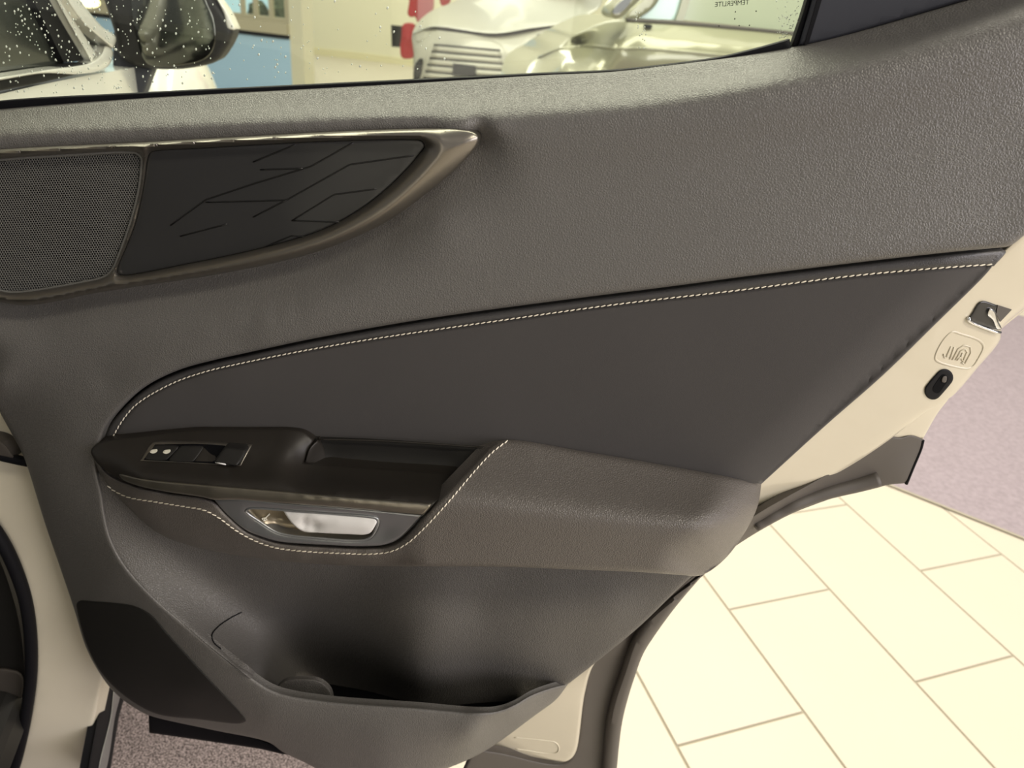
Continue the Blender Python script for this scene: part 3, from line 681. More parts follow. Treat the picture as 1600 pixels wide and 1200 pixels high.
# outer skin flange below it
patch('outer_skin', [(1500, 600, 'c'), (1482, 624), (1465, 646), (1442, 686, 'c'), (1424, 681), (1390, 688, 'c'), (1380, 680, 'c')], rbf([[(1500, 600, -.080), (1442, 686, -.085)], [(1380, 680, -.070), (1450, 630, -.072)]], 20), M['white'], shell, step=10, edge=(3, .002), back=.006)
patch('outer_skin', [(1562, 516, 'c'), (1640, 452), (1780, 320, 'c'), (1780, 270, 'c'), (1620, 440), (1575, 485, 'c')], const(-.070), M['white'], shell, step=12, edge=(4, .003), back=.006)
# white shell at the bottom of the door
wf_bot = rbf([[(940, 1020, -.012), (895, 1062, -.010), (780, 1137, -.005)], [(926, 1042, -.009), (914, 1083, -.018), (900, 1174, -.020), (880, 1190, -.020), (780, 1175, -.012), (700, 1165, -.006)]], 30)
bs = patch('lower_shell', [(950, 1015, 'c'), (908, 1046), (872, 1078), (815, 1122), (730, 1160, 'c'), (735, 1176, 'c'), (760, 1170), (780, 1174), (870, 1189), (884, 1190), (894, 1184), (901, 1172), (914, 1083), (927, 1040)], wf_bot, M['white'], door, step=12, ostep=6, edge=(6, .004), back=.012)
rr = spl([(804, 1152), (860, 1158), (868, 1160), (873, 1166), (872, 1174), (864, 1177), (806, 1170)], 4, False)
tube('pressed_bead', DOOR.P(rr[:, 0], rr[:, 1], wf_bot(rr[:, 0], rr[:, 1])), .0012, M['white'], bs, seg=6)
# grey cladding around the wheel arch side of the door
wf_cl = rbf([[(1090, 896, -.030), (999, 975, -.030), (930, 1035, -.030), (905, 1170, -.030), (900, 1230, -.030)], [(996, 981, -.040), (967, 1054, -.040), (949, 1112, -.040), (939, 1230, -.040)]], 30)
cl = patch('arch_cladding', [(1110, 880, 'c'), (990, 970), (925, 1030), (912, 1085), (898, 1174), (880, 1193), (780, 1176), (740, 1170, 'c'), (700, 1260, 'c'), (945, 1260, 'c'), (945, 1200), (953, 1112), (971, 1054), (1000, 985)], wf_cl, M['clad'], door, step=12, ostep=6, edge=(5, .003), back=.01)
wf_c2 = const(-.024)
patch('cladding_edge', [(1103, 893, 'c'), (1060, 943), (1025, 990), (1005, 1022), (990, 1063), (981, 1092), (972, 1130), (964, 1200), (960, 1260, 'c'), (938, 1260, 'c'), (940, 1200), (950, 1112), (968, 1054), (997, 981), (1050, 930)], wf_c2, M['clad'], cl, step=8, ostep=5, edge=(14, .016), back=.012)
# upper tail of the cladding, right of the armrest
wf_c3 = rbf([[(1150, 850, -.052), (1290, 762, -.064), (1394, 692, -.072)], [(1143, 858, -.062), (1228, 807, -.068), (1328, 770, -.076), (1416, 755, -.084), (1442, 690, -.086)]], 30)
c3 = patch('cladding_tail', [(1085, 905, 'c'), (1120, 850), (1180, 805), (1290, 742), (1385, 680, 'c'), (1406, 684), (1424, 680), (1442, 686, 'c'), (1440, 698), (1428, 727), (1416, 755, 'c'), (1392, 757), (1378, 760), (1328, 770), (1266, 791), (1228, 807), (1143, 858), (1096, 902, 'c')], wf_c3, M['clad'], door, step=10, ostep=6, edge=(3, .002), back=.01)
pp = spl([(1180, 822), (1240, 789), (1290, 770), (1340, 757), (1372, 748)], 8, False)
tube('cladding_rib', DOOR.P(pp[:, 0], pp[:, 1], wf_c3(pp[:, 0], pp[:, 1]) + .002), np.linspace(.006, .0095, len(pp)), M['clad'], c3, seg=12)
pp = spl([(1442, 688), (1439, 700), (1427, 729), (1416, 756)], 6, False)
tube('edge_seal', DOOR.P(pp[:, 0], pp[:, 1], wf_c3(pp[:, 0], pp[:, 1]) - .001), .0018, M['rubber'], c3, seg=8)

# latch, child lock and pressed pictogram on the shut face
def wsh(x, y): return float(wf_sh(np.array([x]), np.array([y]))[0])
lt = patch('latch', [(1536, 470), (1559, 477, 'c'), (1556, 490), (1564, 516, 'c'), (1540, 511), (1517, 502), (1514, 497), (1519, 489), (1529, 473)], plus(wf_sh, .0025), M['piano'], shell, step=6, ostep=3, edge=(3, .0025), back=.004)
patch('latch_hook', [(1547, 482), (1555, 486), (1559, 500), (1565, 514), (1558, 514), (1551, 500), (1543, 492)], plus(wf_sh, .0055), M['chrome'], lt, step=5, ostep=3, edge=(2.5, .002), back=.003)
pp = np.array([(1513, 496), (1514, 501), (1520, 505), (1540, 513), (1556, 519), (1563, 519.5)]); tube('latch_trim', DOOR.P(pp[:, 0], pp[:, 1], wf_sh(pp[:, 0], pp[:, 1]) + .002), .0015, M['chrome'], lt, seg=8)
patch('latch_gap', [(1559, 477, 'c'), (1581, 484, 'c'), (1563, 503, 'c'), (1557, 491, 'c')], plus(wf_sh, .0018), M['clad'], lt, step=6, ostep=3, back=.002)
def capsule(ax, ay, bx, by, r, n=10):
    t = math.atan2(by - ay, bx - ax); o = []
    for k in range(n + 1): a = t + math.pi / 2 + math.pi * k / n; o.append((ax + r * math.cos(a), ay + r * math.sin(a)))
    for k in range(n + 1): a = t - math.pi / 2 + math.pi * k / n; o.append((bx + r * math.cos(a), by + r * math.sin(a)))
    return o
ck = patch('child_lock', capsule(1476, 590, 1458, 611, 13.5), plus(wf_sh, .0022), M['rubber'], shell, step=5, ostep=3, edge=(3, .002), back=.003)
patch('child_lock_slot', capsule(1475, 592, 1464, 608, 6.5), plus(wf_sh, .0026), M['pit'], ck, step=5, ostep=2.5, back=.0006)
patch('child_lock_lever', [(1473, 589), (1479, 588), (1478, 597), (1472, 597)], plus(wf_sh, .0042), M['clad'], ck, step=4, ostep=2, edge=(1.5, .001), back=.003)
bead = spl([(1488, 518), (1500, 521), (1530, 532), (1536, 540), (1530, 556), (1516, 574), (1490, 572), (1462, 562), (1461, 556), (1474, 530)], 4)
tube('pressed_plate_edge', DOOR.P(bead[:, 0], bead[:, 1], wf_sh(bead[:, 0], bead[:, 1]) - .0008), .0014, M['white'], shell, seg=8, closed=True)
for ln in ([(1486, 541), (1478, 559)], [(1474, 553), (1476, 559), (1482, 557)], [(1491, 542), (1484, 561)], [(1488, 562), (1497, 545), (1506, 539), (1516, 542), (1517, 551), (1507, 569)], [(1493, 562), (1501, 548), (1508, 545), (1511, 550), (1504, 566)], [(1504, 551), (1501, 558), (1505, 565)], [(1501, 558), (1495, 563)], [(1507, 569), (1502, 566)]):
    pp = np.array(ln, float); tube('pressed_symbol', DOOR.P(pp[:, 0], pp[:, 1], wf_sh(pp[:, 0], pp[:, 1]) + .0002), .0008, M['white'], shell, seg=6)

# window frame trim, belt seal and glass
fr = patch('window_frame_trim', [(1246, 74, 'c'), (1300, 62), (1350, 48), (1501, 3), (1700, -58, 'c'), (1700, -160, 'c'), (1310, -160, 'c'), (1268, 0)], rbf([[(1246, 74, -.056), (1501, 0, -.050), (1700, -58, -.045)], [(1310, -160, -.056), (1700, -160, -.05)]], 40), M['slate'], door, step=14, edge=(6, .006), back=.012)
patch('frame_groove', [(1257, 70, 'c'), (1263, 69, 'c'), (1284, 0), (1330, -160, 'c'), (1322, -160, 'c'), (1277, 0)], const(-.0545), M['rubber'], fr, step=8, back=.002)
patch('frame_seal', [(1236, 74, 'c'), (1248, 73, 'c'), (1269, 0), (1312, -160, 'c'), (1300, -160, 'c'), (1260, 0)], const(-.060), M['rubber'], door, step=10, edge=(3, .003), back=.008)
patch('belt_seal', [(-150, 178, 'c'), (0, 157.5), (200, 146), (400, 136), (680, 122.5), (840, 114.5), (960, 109), (1070, 97), (1127, 88.5), (1180, 76), (1234, 61, 'c'), (1236, 72, 'c'), (1240, 78, 'c')] + [(p[0], p[1] + 4) for p in belt[:9]][::-1][:-1] + [(-150, 192, 'c')], const(-.058), M['rubber'], door, step=10, edge=(2.5, .003), back=.006)
gpoly = [(-260, 200), (1270, 90), (1330, -200), (-260, -260)]
G0 = [DOOR.P(x, y, -.064) for x, y in gpoly]; G1 = [p - DOOR.n * .004 for p in G0]
gl = mesh_obj('window_glass', G0 + G1, [(0, 1, 2, 3), (7, 6, 5, 4), (0, 4, 5, 1), (1, 5, 6, 2), (2, 6, 7, 3), (3, 7, 4, 0)], M['glass'], door, False)
# water drops on the pane
bm = bmesh.new(); rd = random.Random(5)
def drop(x, y, s):
    p = DOOR.P(x, y, -.0642) - DOOR.n * .004
    mtx = Matrix.Translation(Vector(p - origin(door))) @ Matrix.Rotation(rd.uniform(-.5, -.2), 4, Vector(DOOR.n)) @ Matrix.Diagonal((s, s * .4, s * 1.35, 1))
    bmesh.ops.create_icosphere(bm, subdivisions=1, radius=1, matrix=mtx)
for k in range(520):
    x = abs(rd.gauss(0, 1)) * 190 if k % 3 else rd.uniform(0, 700)
    y = rd.uniform(-40, 150 - x * .05)
    if y < interp(belt, x) - 16: drop(x, y, rd.choice((.0005, .0006, .0007, .0010)))
for k in range(70): drop(rd.uniform(1215, 1252), rd.gauss(35, 16), rd.uniform(.0003, .0006))
for k in range(22): drop(996 + rd.uniform(-4, 14), rd.uniform(18, 76), rd.uniform(.0004, .0007))
me = bpy.data.meshes.new('water_drops'); bm.to_mesh(me); bm.free(); me.materials.append(M['drop'])
me.polygons.foreach_set('use_smooth', [True] * len(me.polygons))
o = link(bpy.data.objects.new('water_drops', me), door); o['kind'] = 'stuff'
# maker's print on the pane, seen from behind
cu = bpy.data.curves.new('glass_print', 'FONT'); cu.body = 'TEMPERLITE'; cu.align_x = 'CENTER'; cu.align_y = 'CENTER'; cu.size = 1; cu.extrude = .002
to = bpy.data.objects.new('tmp', cu); COL.objects.link(to)
me = bpy.data.meshes.new_from_object(to.evaluated_get(bpy.context.evaluated_depsgraph_get())); bpy.data.objects.remove(to)
me.materials.clear(); me.materials.append(M['rubber'])
a, b = DOOR.P(1117, 7.5, -.0635), DOOR.P(1170.5, 3.5, -.0635)
wd = max(v.co.x for v in me.vertices) - min(v.co.x for v in me.vertices)
s = np.linalg.norm(b - a) / wd; ux = (a - b) / np.linalg.norm(a - b); uz = np.cross(DOOR.n, -ux)
uz = np.array([0, 0, 1.0]); uz -= ux * (uz @ ux); uz /= np.linalg.norm(uz); un = DOOR.n
c = (a + b) / 2
for v in me.vertices:
    q = c + ux * v.co.x * s + uz * v.co.y * s * 1.0 + un * v.co.z * s; v.co = Vector(q - origin(door))
o = link(bpy.data.objects.new('glass_print', me), gl)
o.location = Vector((0, 0, 0))
bm = bmesh.new()
for x, y in ((1149, 18.5), (1181.5, 17.5), (1148, 29.5), (1123.5, 40.5), (1155, 40), (1171, 39.5)):
    p = DOOR.P(x, y, -.0635); bmesh.ops.create_icosphere(bm, subdivisions=1, radius=.0006, matrix=Matrix.Translation(Vector(p - origin(door))))
me = bpy.data.meshes.new('print_dots'); bm.to_mesh(me); bm.free(); me.materials.append(M['rubber']); link(bpy.data.objects.new('print_dots', me), gl)

# ================================================================== THE CAR THE DOOR HANGS ON
carb = door
wf_pl = rbf([[(-150, 560, -.050), (0, 640, -.045), (60, 800, -.040), (120, 960, -.042), (150, 1100, -.055), (135, 1230, -.055)], [(-150, 720, -.045), (0, 822, -.040), (40, 930, -.036), (56, 1050, -.036), (40, 1140, -.036), (20, 1230, -.036)]], 40)
pil = patch('hinge_pillar', [(-150, 430, 'c'), (-40, 540), (60, 700), (140, 930), (185, 1010, 'c'), (165, 1052), (147, 1130), (133, 1200), (130, 1214, 'c'), (14, 1214, 'c'), (40, 1140), (54, 1050), (42, 930), (0, 826), (-150, 700, 'c')], wf_pl, M['pillar'], carb, step=14, ostep=8, edge=(8, .006), back=.03)
pp = spl([(-150, 690), (-60, 770), (-2, 838), (30, 905), (44, 960), (49, 1040), (42, 1110), (28, 1180), (18, 1214)], 10, False)
tube('weatherstrip', DOOR.P(pp[:, 0], pp[:, 1], -.030), .0085, M['rubber'], carb, seg=12)
patch('cabin_trim', [(-120, 740, 'c'), (-60, 790), (-8, 860), (22, 940), (34, 1000), (38, 1060), (30, 1120), (10, 1180), (0, 1208, 'c'), (-90, 1208, 'c')], const(-.05), M['black'], carb, step=20, back=.02)
patch('sill_trim', [(-90, 1040, 'c'), (10, 1044, 'c'), (34, 1052), (28, 1120), (8, 1185), (-2, 1206, 'c'), (-90, 1206, 'c')], const(-.044), M['clad'], carb, step=20, edge=(6, .006), back=.01)
ck = spl([(-60, 690), (0, 712), (25, 718), (44, 722)], 6, False)
tube('door_check_arm', DOOR.P(ck[:, 0], ck[:, 1], -.028), .006, M['rubber'], carb, seg=8)
patch('hinge', [(-40, 680, 'c'), (2, 690), (16, 704), (22, 716), (4, 714), (-40, 706, 'c')], const(-.024), M['clad'], carb, step=8, edge=(3, .004), back=.02)
# outside of the front door: rocker, skin, window, A-pillar (all on the car's side plane)
def S(px, py, w=0.0): return SIDE.P(px, py, w)
def along(t, z, out=0.0): return A0 * np.array([1, 1, 0]) + cd * t + np.array([0, 0, z]) + sn * out
def side_prism(name, prof, m, parent=carb, th=.05, out=0.0):
    """prof: list of (t along the car, z) in the side plane, given thickness th inwards"""
    n = len(prof); V = [along(t, z, out) for t, z in prof] + [along(t, z, -th) for t, z in prof]
    Fc = [tuple(range(n)), tuple(range(2 * n - 1, n - 1, -1))] + [(i, n + i, n + (i + 1) % n, (i + 1) % n) for i in range(n)]
    o = mesh_obj(name, V, Fc, m, parent, False)
    b = bmesh.new(); b.from_mesh(o.data); bmesh.ops.recalc_face_normals(b, faces=b.faces); b.to_mesh(o.data); b.free()
    return o
def tz(px, py, w=0.0):
    p = S(px, py, w); return float((p - A0)[:2] @ cd[:2]), float(p[2])
belt0 = tz(0, 135); belt1 = tz(165, 108)
zr = float(A0[2])
t_m, z_m = belt1
pr = [tz(0, 147), tz(60, 133), tz(120, 121), tz(172, 112), tz(178, 125)]
body_prof = [(.10, .33), (.10, pr[0][1] - .02)] + pr[:4] + [(t_m + .75, z_m - .06), (t_m + 1.1, .62), (t_m + .95, .45), (t_m + .55, .75), (t_m + .25, .62), (t_m + .12, .33)]
side_prism('front_door_skin', body_prof, M['carw'], th=.10)
def side_patch(name, outline, w, m, back=.02, edge=None, step=8):
    return patch(name, outline, const(w) if not callable(w) else w, m, carb, frame=SIDE, step=step, ostep=4, edge=edge, back=back)
rk = side_patch('rocker_cladding', [(166, 1040, 'c'), (178, 1050), (194, 1082), (186, 1120), (173, 1200), (170, 1216, 'c'), (135, 1216, 'c'), (137, 1200), (150, 1130)], .006, M['rubber'], back=.012, edge=(4, .004), step=8)
side_patch('rocker_bright_strip', [(178, 1062), (188, 1078), (180, 1120), (162, 1210), (154, 1210), (172, 1120), (176, 1084)], .008, M['steel'], back=.006, edge=(3, .003), step=6)
side_patch('front_window_glass', [(-160, 100, 'c'), (-160, -160, 'c'), (40, -160, 'c'), (100, 20), (135, 90), (100, 98), (0, 118, 'c')], -.02, M['glassd'], back=.005, step=20)
side_patch('window_seal', [(20, -60, 'c'), (52, 0), (100, 98, 'c'), (140, 92, 'c'), (88, 0), (58, -60, 'c')], -.010, M['rubber'], step=12)
side_patch('belt_moulding', [(-160, 153, 'c'), (0, 124), (70, 111), (140, 99), (150, 108), (120, 116), (60, 130), (0, 142), (-160, 175, 'c')], .006, M['rubber'], step=10, edge=(3, .004))
side_patch('chrome_belt_strip', [(-160, 145, 'c'), (0, 120), (70, 109), (143, 97), (158, 84), (164, 72), (176, 78), (172, 100), (158, 110), (120, 116), (70, 115), (0, 126), (-160, 152, 'c')], .010, M['carw'], step=8, edge=(3, .005))
side_patch('quarter_glass', [(92, -4, 'c'), (110, 10), (148, 64), (160, 74, 'c'), (145, 92, 'c')], -.012, M['glassd'], step=8)
side_patch('a_pillar', [(62, -60, 'c'), (88, 0), (142, 96, 'c'), (150, 84, 'c'), (128, 50), (96, 0), (78, -40, 'c')], .004, M['carw'], step=8, edge=(3, .004))
side_patch('a_pillar_outer', [(84, -40, 'c'), (104, 0), (130, 36), (164, 66, 'c'), (178, 76, 'c'), (181, 58), (160, 42), (125, 0), (100, -40, 'c')], .016, M['carw'], step=8, edge=(4, .006))
# wing mirror
tm_, zm_ = tz(200, 70)
MP = S(195, 60)
MIR = Frame(MP + cd * .02, -cd * .97 + np.array([0, 0, .05]) - sn * .0)
def mpatch(name, outline, w, m, parent, back=.01, edge=None, step=8): return patch(name, outline, w if callable(w) else const(w), m, parent, frame=MIR, step=step, ostep=4, edge=edge, back=back)
wm = mpatch('mirror_housing', [(146, -60, 'c'), (163, 0), (172, 28), (180, 54), (186, 84), (212, 102), (250, 108), (300, 106), (340, 95), (352, 80), (362, 62), (365, 48), (352, 20), (330, -10), (300, -60, 'c')], 0.0, M['black'], carb, back=.13, edge=(10, .02))
mpatch('mirror_cap', [(318, -60, 'c'), (336, -8), (350, 22), (356, 44), (367, 46), (365, 40), (352, 14), (334, -14), (318, -60)][:8] + [(336, -60, 'c')], .003, M['carw'], wm, back=.13, edge=(3, .006))
mpatch('mirror_glass', [(200, -60, 'c'), (206, 20), (214, 60), (224, 92), (232, 101), (250, 104), (300, 99), (322, 91), (332, 80), (337, 60), (334, 30), (322, 0), (300, -60, 'c')], .004, M['mirror'], wm, back=.004, edge=(3, .002))
mpatch('mirror_stalk', [(178, 50, 'c'), (200, 60), (214, 95), (238, 107), (234, 122), (222, 155, 'c'), (184, 155, 'c'), (177, 120)], -.03, M['slate'], wm, back=.05, edge=(6, .012))
# bonnet flank and front wing seen beyond the mirror
mesh_obj('bonnet', [along(t_m + .3, z_m - .09, -.02), along(t_m + .3, z_m - .03, -.9), along(t_m + 1.35, z_m - .22, -.8), along(t_m + 1.35, z_m - .26, -.06)], [(0, 1, 2, 3)], M['carw'], carb, False)
bm = bmesh.new(); bmesh.ops.create_uvsphere(bm, u_segments=24, v_segments=14, radius=1)
bmesh.ops.scale(bm, vec=(.13, .62, .34), verts=bm.verts)
bmesh.ops.rotate(bm, matrix=Matrix.Rotation(-math.atan2(cd[0], cd[1]), 3, 'Z'), verts=bm.verts)
me = bpy.data.meshes.new('front_wing'); bm.to_mesh(me); bm.free(); me.materials.append(M['carw']); me.polygons.foreach_set('use_smooth', [True] * len(me.polygons))
o = link(bpy.data.objects.new('front_wing', me), carb); o.location = Vector(along(t_m + .75, z_m - .33, -.02) - origin(carb))
# rest of the car behind the hinge pillar: roof, seat and rear quarter beside the viewer, unseen, added to block light from the left
def car_light_block(name, t0, t1, o0, o1, z0, z1, m, bev=.03):
    c = along((t0 + t1) / 2, (z0 + z1) / 2, (o0 + o1) / 2)
    return box(name, c, abs(o1 - o0), abs(t1 - t0), z1 - z0, m, carb, bev, rot=-math.atan2(cd[0], cd[1]))
car_light_block('roof', .9, -2.3, -.16, -1.5, 1.74, 1.80, M['carw'])
car_light_block('unseen_rear_seat', -.45, -1.0, -.30, -1.4, .45, 1.25, M['black'], .06)
car_light_block('unseen_rear_quarter', -1.05, -2.2, -.02, -1.6, .35, 1.25, M['carw'], .06)
car_light_block('unseen_rear_pillar', -1.15, -2.0, -.10, -.25, 1.05, 1.76, M['carw'], .03)
car_light_block('cabin_floor', 1.2, -2.2, -.10, -1.6, .28, .36, M['black'], .02)
car_light_block('far_door_trim', 1.0, -1.1, -1.50, -1.62, .35, 1.10, M['black'], .02)
for t_ in (-1.45,):
    wc = along(t_, .347, -.14)
    bm = bmesh.new(); bmesh.ops.create_cone(bm, segments=40, radius1=.34, radius2=.34, depth=.22, cap_ends=True)
    q = Vector(sn).to_track_quat('Z', 'Y').to_matrix(); bmesh.ops.rotate(bm, matrix=q, verts=bm.verts)
    me = bpy.data.meshes.new('wheel'); bm.to_mesh(me); bm.free(); me.materials.append(M['rubber']); o = link(bpy.data.objects.new('wheel', me), carb); o.location = Vector(wc - origin(carb))
# front wheel so that the car stands on the floor
wc = along(t_m + .68, .347, -.12)
bm = bmesh.new(); bmesh.ops.create_cone(bm, segments=40, radius1=.34, radius2=.34, depth=.22, cap_ends=True)
bmesh.ops.bevel(bm, geom=[e for e in bm.edges if abs(e.verts[0].co.z - e.verts[1].co.z) < 1e-5], offset=.035, segments=3, affect='EDGES')
q = Vector(sn).to_track_quat('Z', 'Y').to_matrix(); bmesh.ops.rotate(bm, matrix=q, verts=bm.verts)
me = bpy.data.meshes.new('wheel'); bm.to_mesh(me); bm.free(); me.materials.append(M['rubber']); o = link(bpy.data.objects.new('wheel', me), carb); o.location = Vector(wc - origin(carb))

# ================================================================== OTHER CARS AND THINGS SEEN THROUGH THE PANE
def bgframe(Y, yaw=0.0): return Frame((0, Y, 0), (math.sin(yaw), -math.cos(yaw), 0))
# --- white SUV, nose towards us
SF = bgframe(6.2, -.10)
sp = SF.P(720, 175, 0)
suv = thing('parked_suv', (sp[0], sp[1], 0), 'white parked suv with wide slatted grille facing the window', 'car')
def sv(name, outline, wf, m, parent=suv, back=.06, edge=None, step=6): return patch(name, outline, wf if callable(wf) else const(wf), m, parent, frame=SF, step=step, ostep=3, edge=edge, back=back)
wf_nose = rbf([[(645, 60, -.20), (660, 72, -.06), (720, 78, .06), (790, 78, .04), (860, 60, -.15), (900, 40, -.5)], [(655, 150, -.05), (720, 180, .10), (800, 180, .08), (900, 150, -.2)]], 30)
nose = sv('front_bumper', [(646, 50), (676, 43), (771, 53), (825, 46), (895, 34), (925, 40, 'c'), (930, 200, 'c'), (645, 200, 'c'), (647, 90)], wf_nose, M['bodyw'], back=.5, edge=(4, .05))
sv('bonnet', [(645, 52), (654, 34), (672, 18), (706, 4), (740, -14), (930, -20), (940, 6), (895, 33), (825, 45), (771, 52.5), (676, 42)], rbf([[(645, 52, -.2), (676, 43, -.02), (771, 53, .08), (825, 46, .0), (895, 34, -.35)], [(690, 10, -1.0), (800, -14, -1.2), (935, 2, -1.2)], [(700, 30, -.42), (800, 28, -.42)]], 24), M['bodyw'], edge=(4, .04))
pp = spl([(672, 43), (720, 49), (771, 54.5), (825, 47.5), (870, 40), (897, 34)], 10, False)
tube('bonnet_gap', SF.P(pp[:, 0], pp[:, 1], wf_nose(pp[:, 0], pp[:, 1]) + .0), .014, M['rubber'], suv)
grl = sv('grille_panel', [(676, 66), (782, 68), (793, 117), (800, 150, 'c'), (648, 150, 'c'), (659, 115)], plus(wf_nose, .01), M['bodyw'], edge=(3, .02))
for k in range(6):
    y0 = 71 + k * 10.2; xl_, xr_ = 679 - (y0 - 70) * .32, 781 + (y0 - 70) * .22
    pp = np.array([(xl_, y0), (xl_ + 45, y0 + 4), (xr_ - 8, y0 + 8.5), (xr_, y0 + 9)]); pp = spl([tuple(q) for q in pp], 12, False)
    tube('grille_gap', SF.P(pp[:, 0], pp[:, 1], wf_nose(pp[:, 0], pp[:, 1]) + .03), .013, M['rubber'], grl)
    pp = pp + [0, 5]; tube('grille_slat', SF.P(pp[:, 0], pp[:, 1], wf_nose(pp[:, 0], pp[:, 1]) + .03), .022, M['bodyw'], grl)
sv('number_plate', [(708, 99, 'c'), (743, 103, 'c'), (743, 120, 'c'), (707, 117, 'c')], plus(wf_nose, .07), M['rubber'], back=.03)
sv('headlamp', [(838, 55), (856, 50), (873, 47), (868, 58), (855, 61), (840, 63)], plus(wf_nose, .01), M['glassd'], edge=(2, .02))
sv('headlamp', [(648, 54), (656, 42), (662, 44), (668, 50), (662, 62), (651, 66)], plus(wf_nose, .015), M['bodyw'], edge=(2, .02))
sv('fog_recess', [(646, 110), (650, 98), (657, 91), (660, 93), (655, 125), (648, 140)], plus(wf_nose, .015), M['rubber'])
sv('fog_recess', [(826, 105), (840, 96), (862, 110), (850, 130), (828, 128)], plus(wf_nose, .015), M['rubber'])
sv('windscreen', [(735, -12, 'c'), (935, -18, 'c'), (925, -90, 'c'), (760, -90, 'c')], rbf([[(735, -12, -1.15), (935, -16, -1.2)], [(760, -90, -1.7), (925, -90, -1.7)]], 40), M['glassg'], back=.02, step=14)
sv('roof', [(755, -86, 'c'), (930, -86, 'c'), (915, -112), (775, -112)], rbf([[(755, -86, -1.7), (930, -86, -1.7)], [(775, -112, -3.2), (915, -112, -3.2)]], 40), M['bodyw'], back=.02, step=14)
for x, s in ((690, 1), (872, 1)):
    c = SF.P(x, 150, -.5); c[2] = .36
    bm = bmesh.new(); bmesh.ops.create_cone(bm, segments=28, radius1=.36, radius2=.36, depth=.24, cap_ends=True); bmesh.ops.rotate(bm, matrix=Matrix.Rotation(math.pi / 2, 3, 'Y'), verts=bm.verts)
    me = bpy.data.meshes.new('wheel'); bm.to_mesh(me); bm.free(); me.materials.append(M['rubber']); o = link(bpy.data.objects.new('wheel', me), suv); o.location = Vector(c - origin(suv))

# --- silver-green car, nearer, side on
CF = bgframe(3.9, .30)
sp = CF.P(1050, 200, 0)
sed = thing('parked_car', (sp[0], sp[1], 0), 'silver olive parked car with its mirror and side windows behind the pane', 'car')
def cv(name, outline, wf, m, parent=sed, back=.06, edge=None, step=7): return patch(name, outline, wf if callable(wf) else const(wf), m, parent, frame=CF, step=step, ostep=4, edge=edge, back=back)
wf_bd = rbf([[(979, 32, -.10), (1080, 36, -.10), (1250, 52, -.12), (1400, 70, -.12)], [(960, 70, .03), (1080, 70, .03), (1250, 75, .02), (1400, 90, .02)], [(960, 150, -.02), (1250, 150, -.02), (1400, 160, -.02)], [(880, 100, .0), (830, 130, -.25)], [(900, 55, -.25), (954, 34, -.2), (850, 90, -.5)]], 40)
body = cv('body_side', [(812, 140), (823, 100), (860, 77), (921, 43), (954, 31), (979, 30), (1080, 36), (1250, 52), (1420, 72, 'c'), (1420, 210, 'c'), (860, 210, 'c'), (800, 190)], wf_bd, M['bodys'], back=.5, edge=(6, .05))
pp = spl([(842, 90), (872, 78), (920, 72), (960, 76), (1010, 76), (1080, 82), (1160, 90)], 12, False)
tube('waist_crease', CF.P(pp[:, 0], pp[:, 1], wf_bd(pp[:, 0], pp[:, 1]) - .004), .010, M['bodys'], body)
pp = spl([(979, 32), (1040, 35), (1080, 38), (1160, 45), (1250, 54), (1400, 72)], 12, False)
tube('belt_moulding', CF.P(pp[:, 0], pp[:, 1], wf_bd(pp[:, 0], pp[:, 1])), .012, M['clad'], sed)
cv('front_side_window', [(999, 29, 'c'), (1055, 31, 'c'), (1068, -10), (1085, -80, 'c'), (1050, -60), (1024, 8)], const(-.14), mat('sky_reflection_glass', (.62, .80, .84, 1), .08, spec=.6), back=.02)  # sky reflection painted into the pane's colour
cv('rear_side_window', [(1068, 31, 'c'), (1156, 40, 'c'), (1260, 52), (1262, -80, 'c'), (1096, -80, 'c')], const(-.14), M['glassg'], back=.02)
cv('door_pillar', [(1056, 33, 'c'), (1067, 34, 'c'), (1078, 0), (1097, -80, 'c'), (1084, -80, 'c'), (1066, 0)], const(-.12), M['bodys'], back=.03)
cv('a_pillar', [(975, 31, 'c'), (996, 31, 'c'), (1026, 6), (1052, -80, 'c'), (1030, -80, 'c'), (1005, -6), (985, 14)], const(-.12), M['bodys'], back=.03, edge=(4, .02))
cv('roof', [(1030, -74, 'c'), (1330, -74, 'c'), (1330, -96, 'c'), (1040, -96, 'c')], const(-.2), M['bodys'], back=.8, step=20)
wmr = cv('mirror_housing', [(953, 22), (956, 12), (975, -6), (996, -14), (1002, -4), (985, 14), (972, 27), (960, 29)], const(.10), M['bodys'], back=.12, edge=(5, .04))
cv('mirror_glass', [(958, 20), (962, 10), (977, -3), (990, -8), (980, 10), (968, 20)], const(.108), M['glassd'], wmr, back=.01)
cv('door_handle', [(1008, 39), (1018, 39), (1020, 42), (1010, 43)], plus(wf_bd, .02), M['rubber'], back=.02, step=3)
cv('door_glint_panel', [(1056, 54, 'c'), (1100, 52), (1240, 56), (1250, 80), (1080, 95)], plus(wf_bd, .006), M['bodyw'], back=.004, edge=(4, .004)) if False else None
for x in (900, 1330):
    c = CF.P(x, 175, -.15); c[2] = .348
    bm = bmesh.new(); bmesh.ops.create_cone(bm, segments=28, radius1=.34, radius2=.34, depth=.22, cap_ends=True); bmesh.ops.rotate(bm, matrix=Matrix.Rotation(math.pi / 2, 3, 'X'), verts=bm.verts)
    me = bpy.data.meshes.new('wheel'); bm.to_mesh(me); bm.free(); me.materials.append(M['rubber']); o = link(bpy.data.objects.new('wheel', me), sed); o.location = Vector(c - origin(sed))

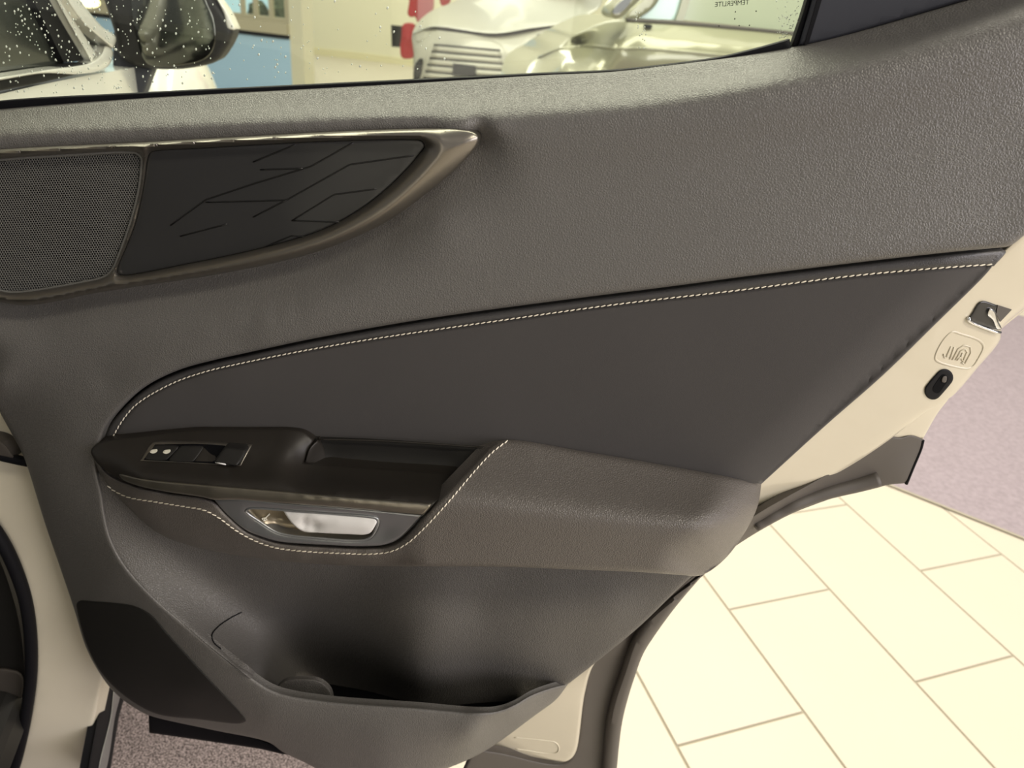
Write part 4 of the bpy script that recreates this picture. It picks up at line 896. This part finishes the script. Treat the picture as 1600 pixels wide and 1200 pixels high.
# --- red cloth display with a black panel, beside the SUV
RF = bgframe(9.0)
rp = RF.P(640, 110, 0)
redo = thing('red_cloth_display', (rp[0], rp[1], 0), 'bright red draped cloth standing in front of the cream wall', 'cloth')
def rv(name, outline, wf, m, parent=redo, back=.05, edge=(2, .03), step=4): return patch(name, outline, wf if callable(wf) else const(wf), m, parent, frame=RF, step=step, ostep=2.5, edge=edge, back=back)
rv('cloth_fold', [(640, -40, 'c'), (639, 5), (637, 22), (642, 27), (648, 26), (651, 30), (652, 0), (655, -40, 'c')], .04, M['red'])
rv('cloth_fold', [(652, -40, 'c'), (652, 34), (660, 30), (675, 18), (674, -40, 'c')], .0, M['pink'])
rv('cloth_fold', [(686, -40, 'c'), (690, 9), (702, 4), (704, -40, 'c')], .0, M['red'])
rv('cloth_fold', [(630, 38), (642, 36), (648, 40), (648, 56), (645, 72), (645, 90), (638, 92), (628, 90), (625, 76), (627, 58)], rbf([[(630, 40, .02), (626, 76, .05), (630, 90, .03)], [(638, 60, .10)], [(646, 45, .0), (644, 88, .02)]], 10), M['red'])
rv('stand', [(646, 40, 'c'), (656, 38, 'c'), (656, 160, 'c'), (646, 160, 'c')], -.05, M['rubber'])
bp = RF.P(618, 100, .1)
blk = thing('black_panel', (bp[0], bp[1], 0), 'black square panel at the left of the red cloth', 'panel')
rv('panel', [(611, 39, 'c'), (629, 41, 'c'), (627, 74, 'c'), (612, 73, 'c')], -.06, M['rubber'], blk, back=.05, edge=None)
rv('stand', [(618, 70, 'c'), (621, 70, 'c'), (621, 112, 'c'), (618, 112, 'c')], -.085, M['rubber'], blk, back=.02, edge=None) if False else None
# lamp glowing beyond the A-pillar and wooden panel seen beside the mirror
lp = hz(138, 3, 8.0)
bm = bmesh.new(); bmesh.ops.create_uvsphere(bm, u_segments=16, v_segments=10, radius=.11); bmesh.ops.scale(bm, vec=(1, 1, .5), verts=bm.verts)
me = bpy.data.meshes.new('pendant_lamp'); bm.to_mesh(me); bm.free(); me.materials.append(M['lampm']); me.polygons.foreach_set('use_smooth', [True] * len(me.polygons))
o = link(bpy.data.objects.new('pendant_lamp', me)); o.location = lp; o['label'] = 'small glowing yellow lamp seen beyond the white windscreen pillar'; o['category'] = 'lamp'
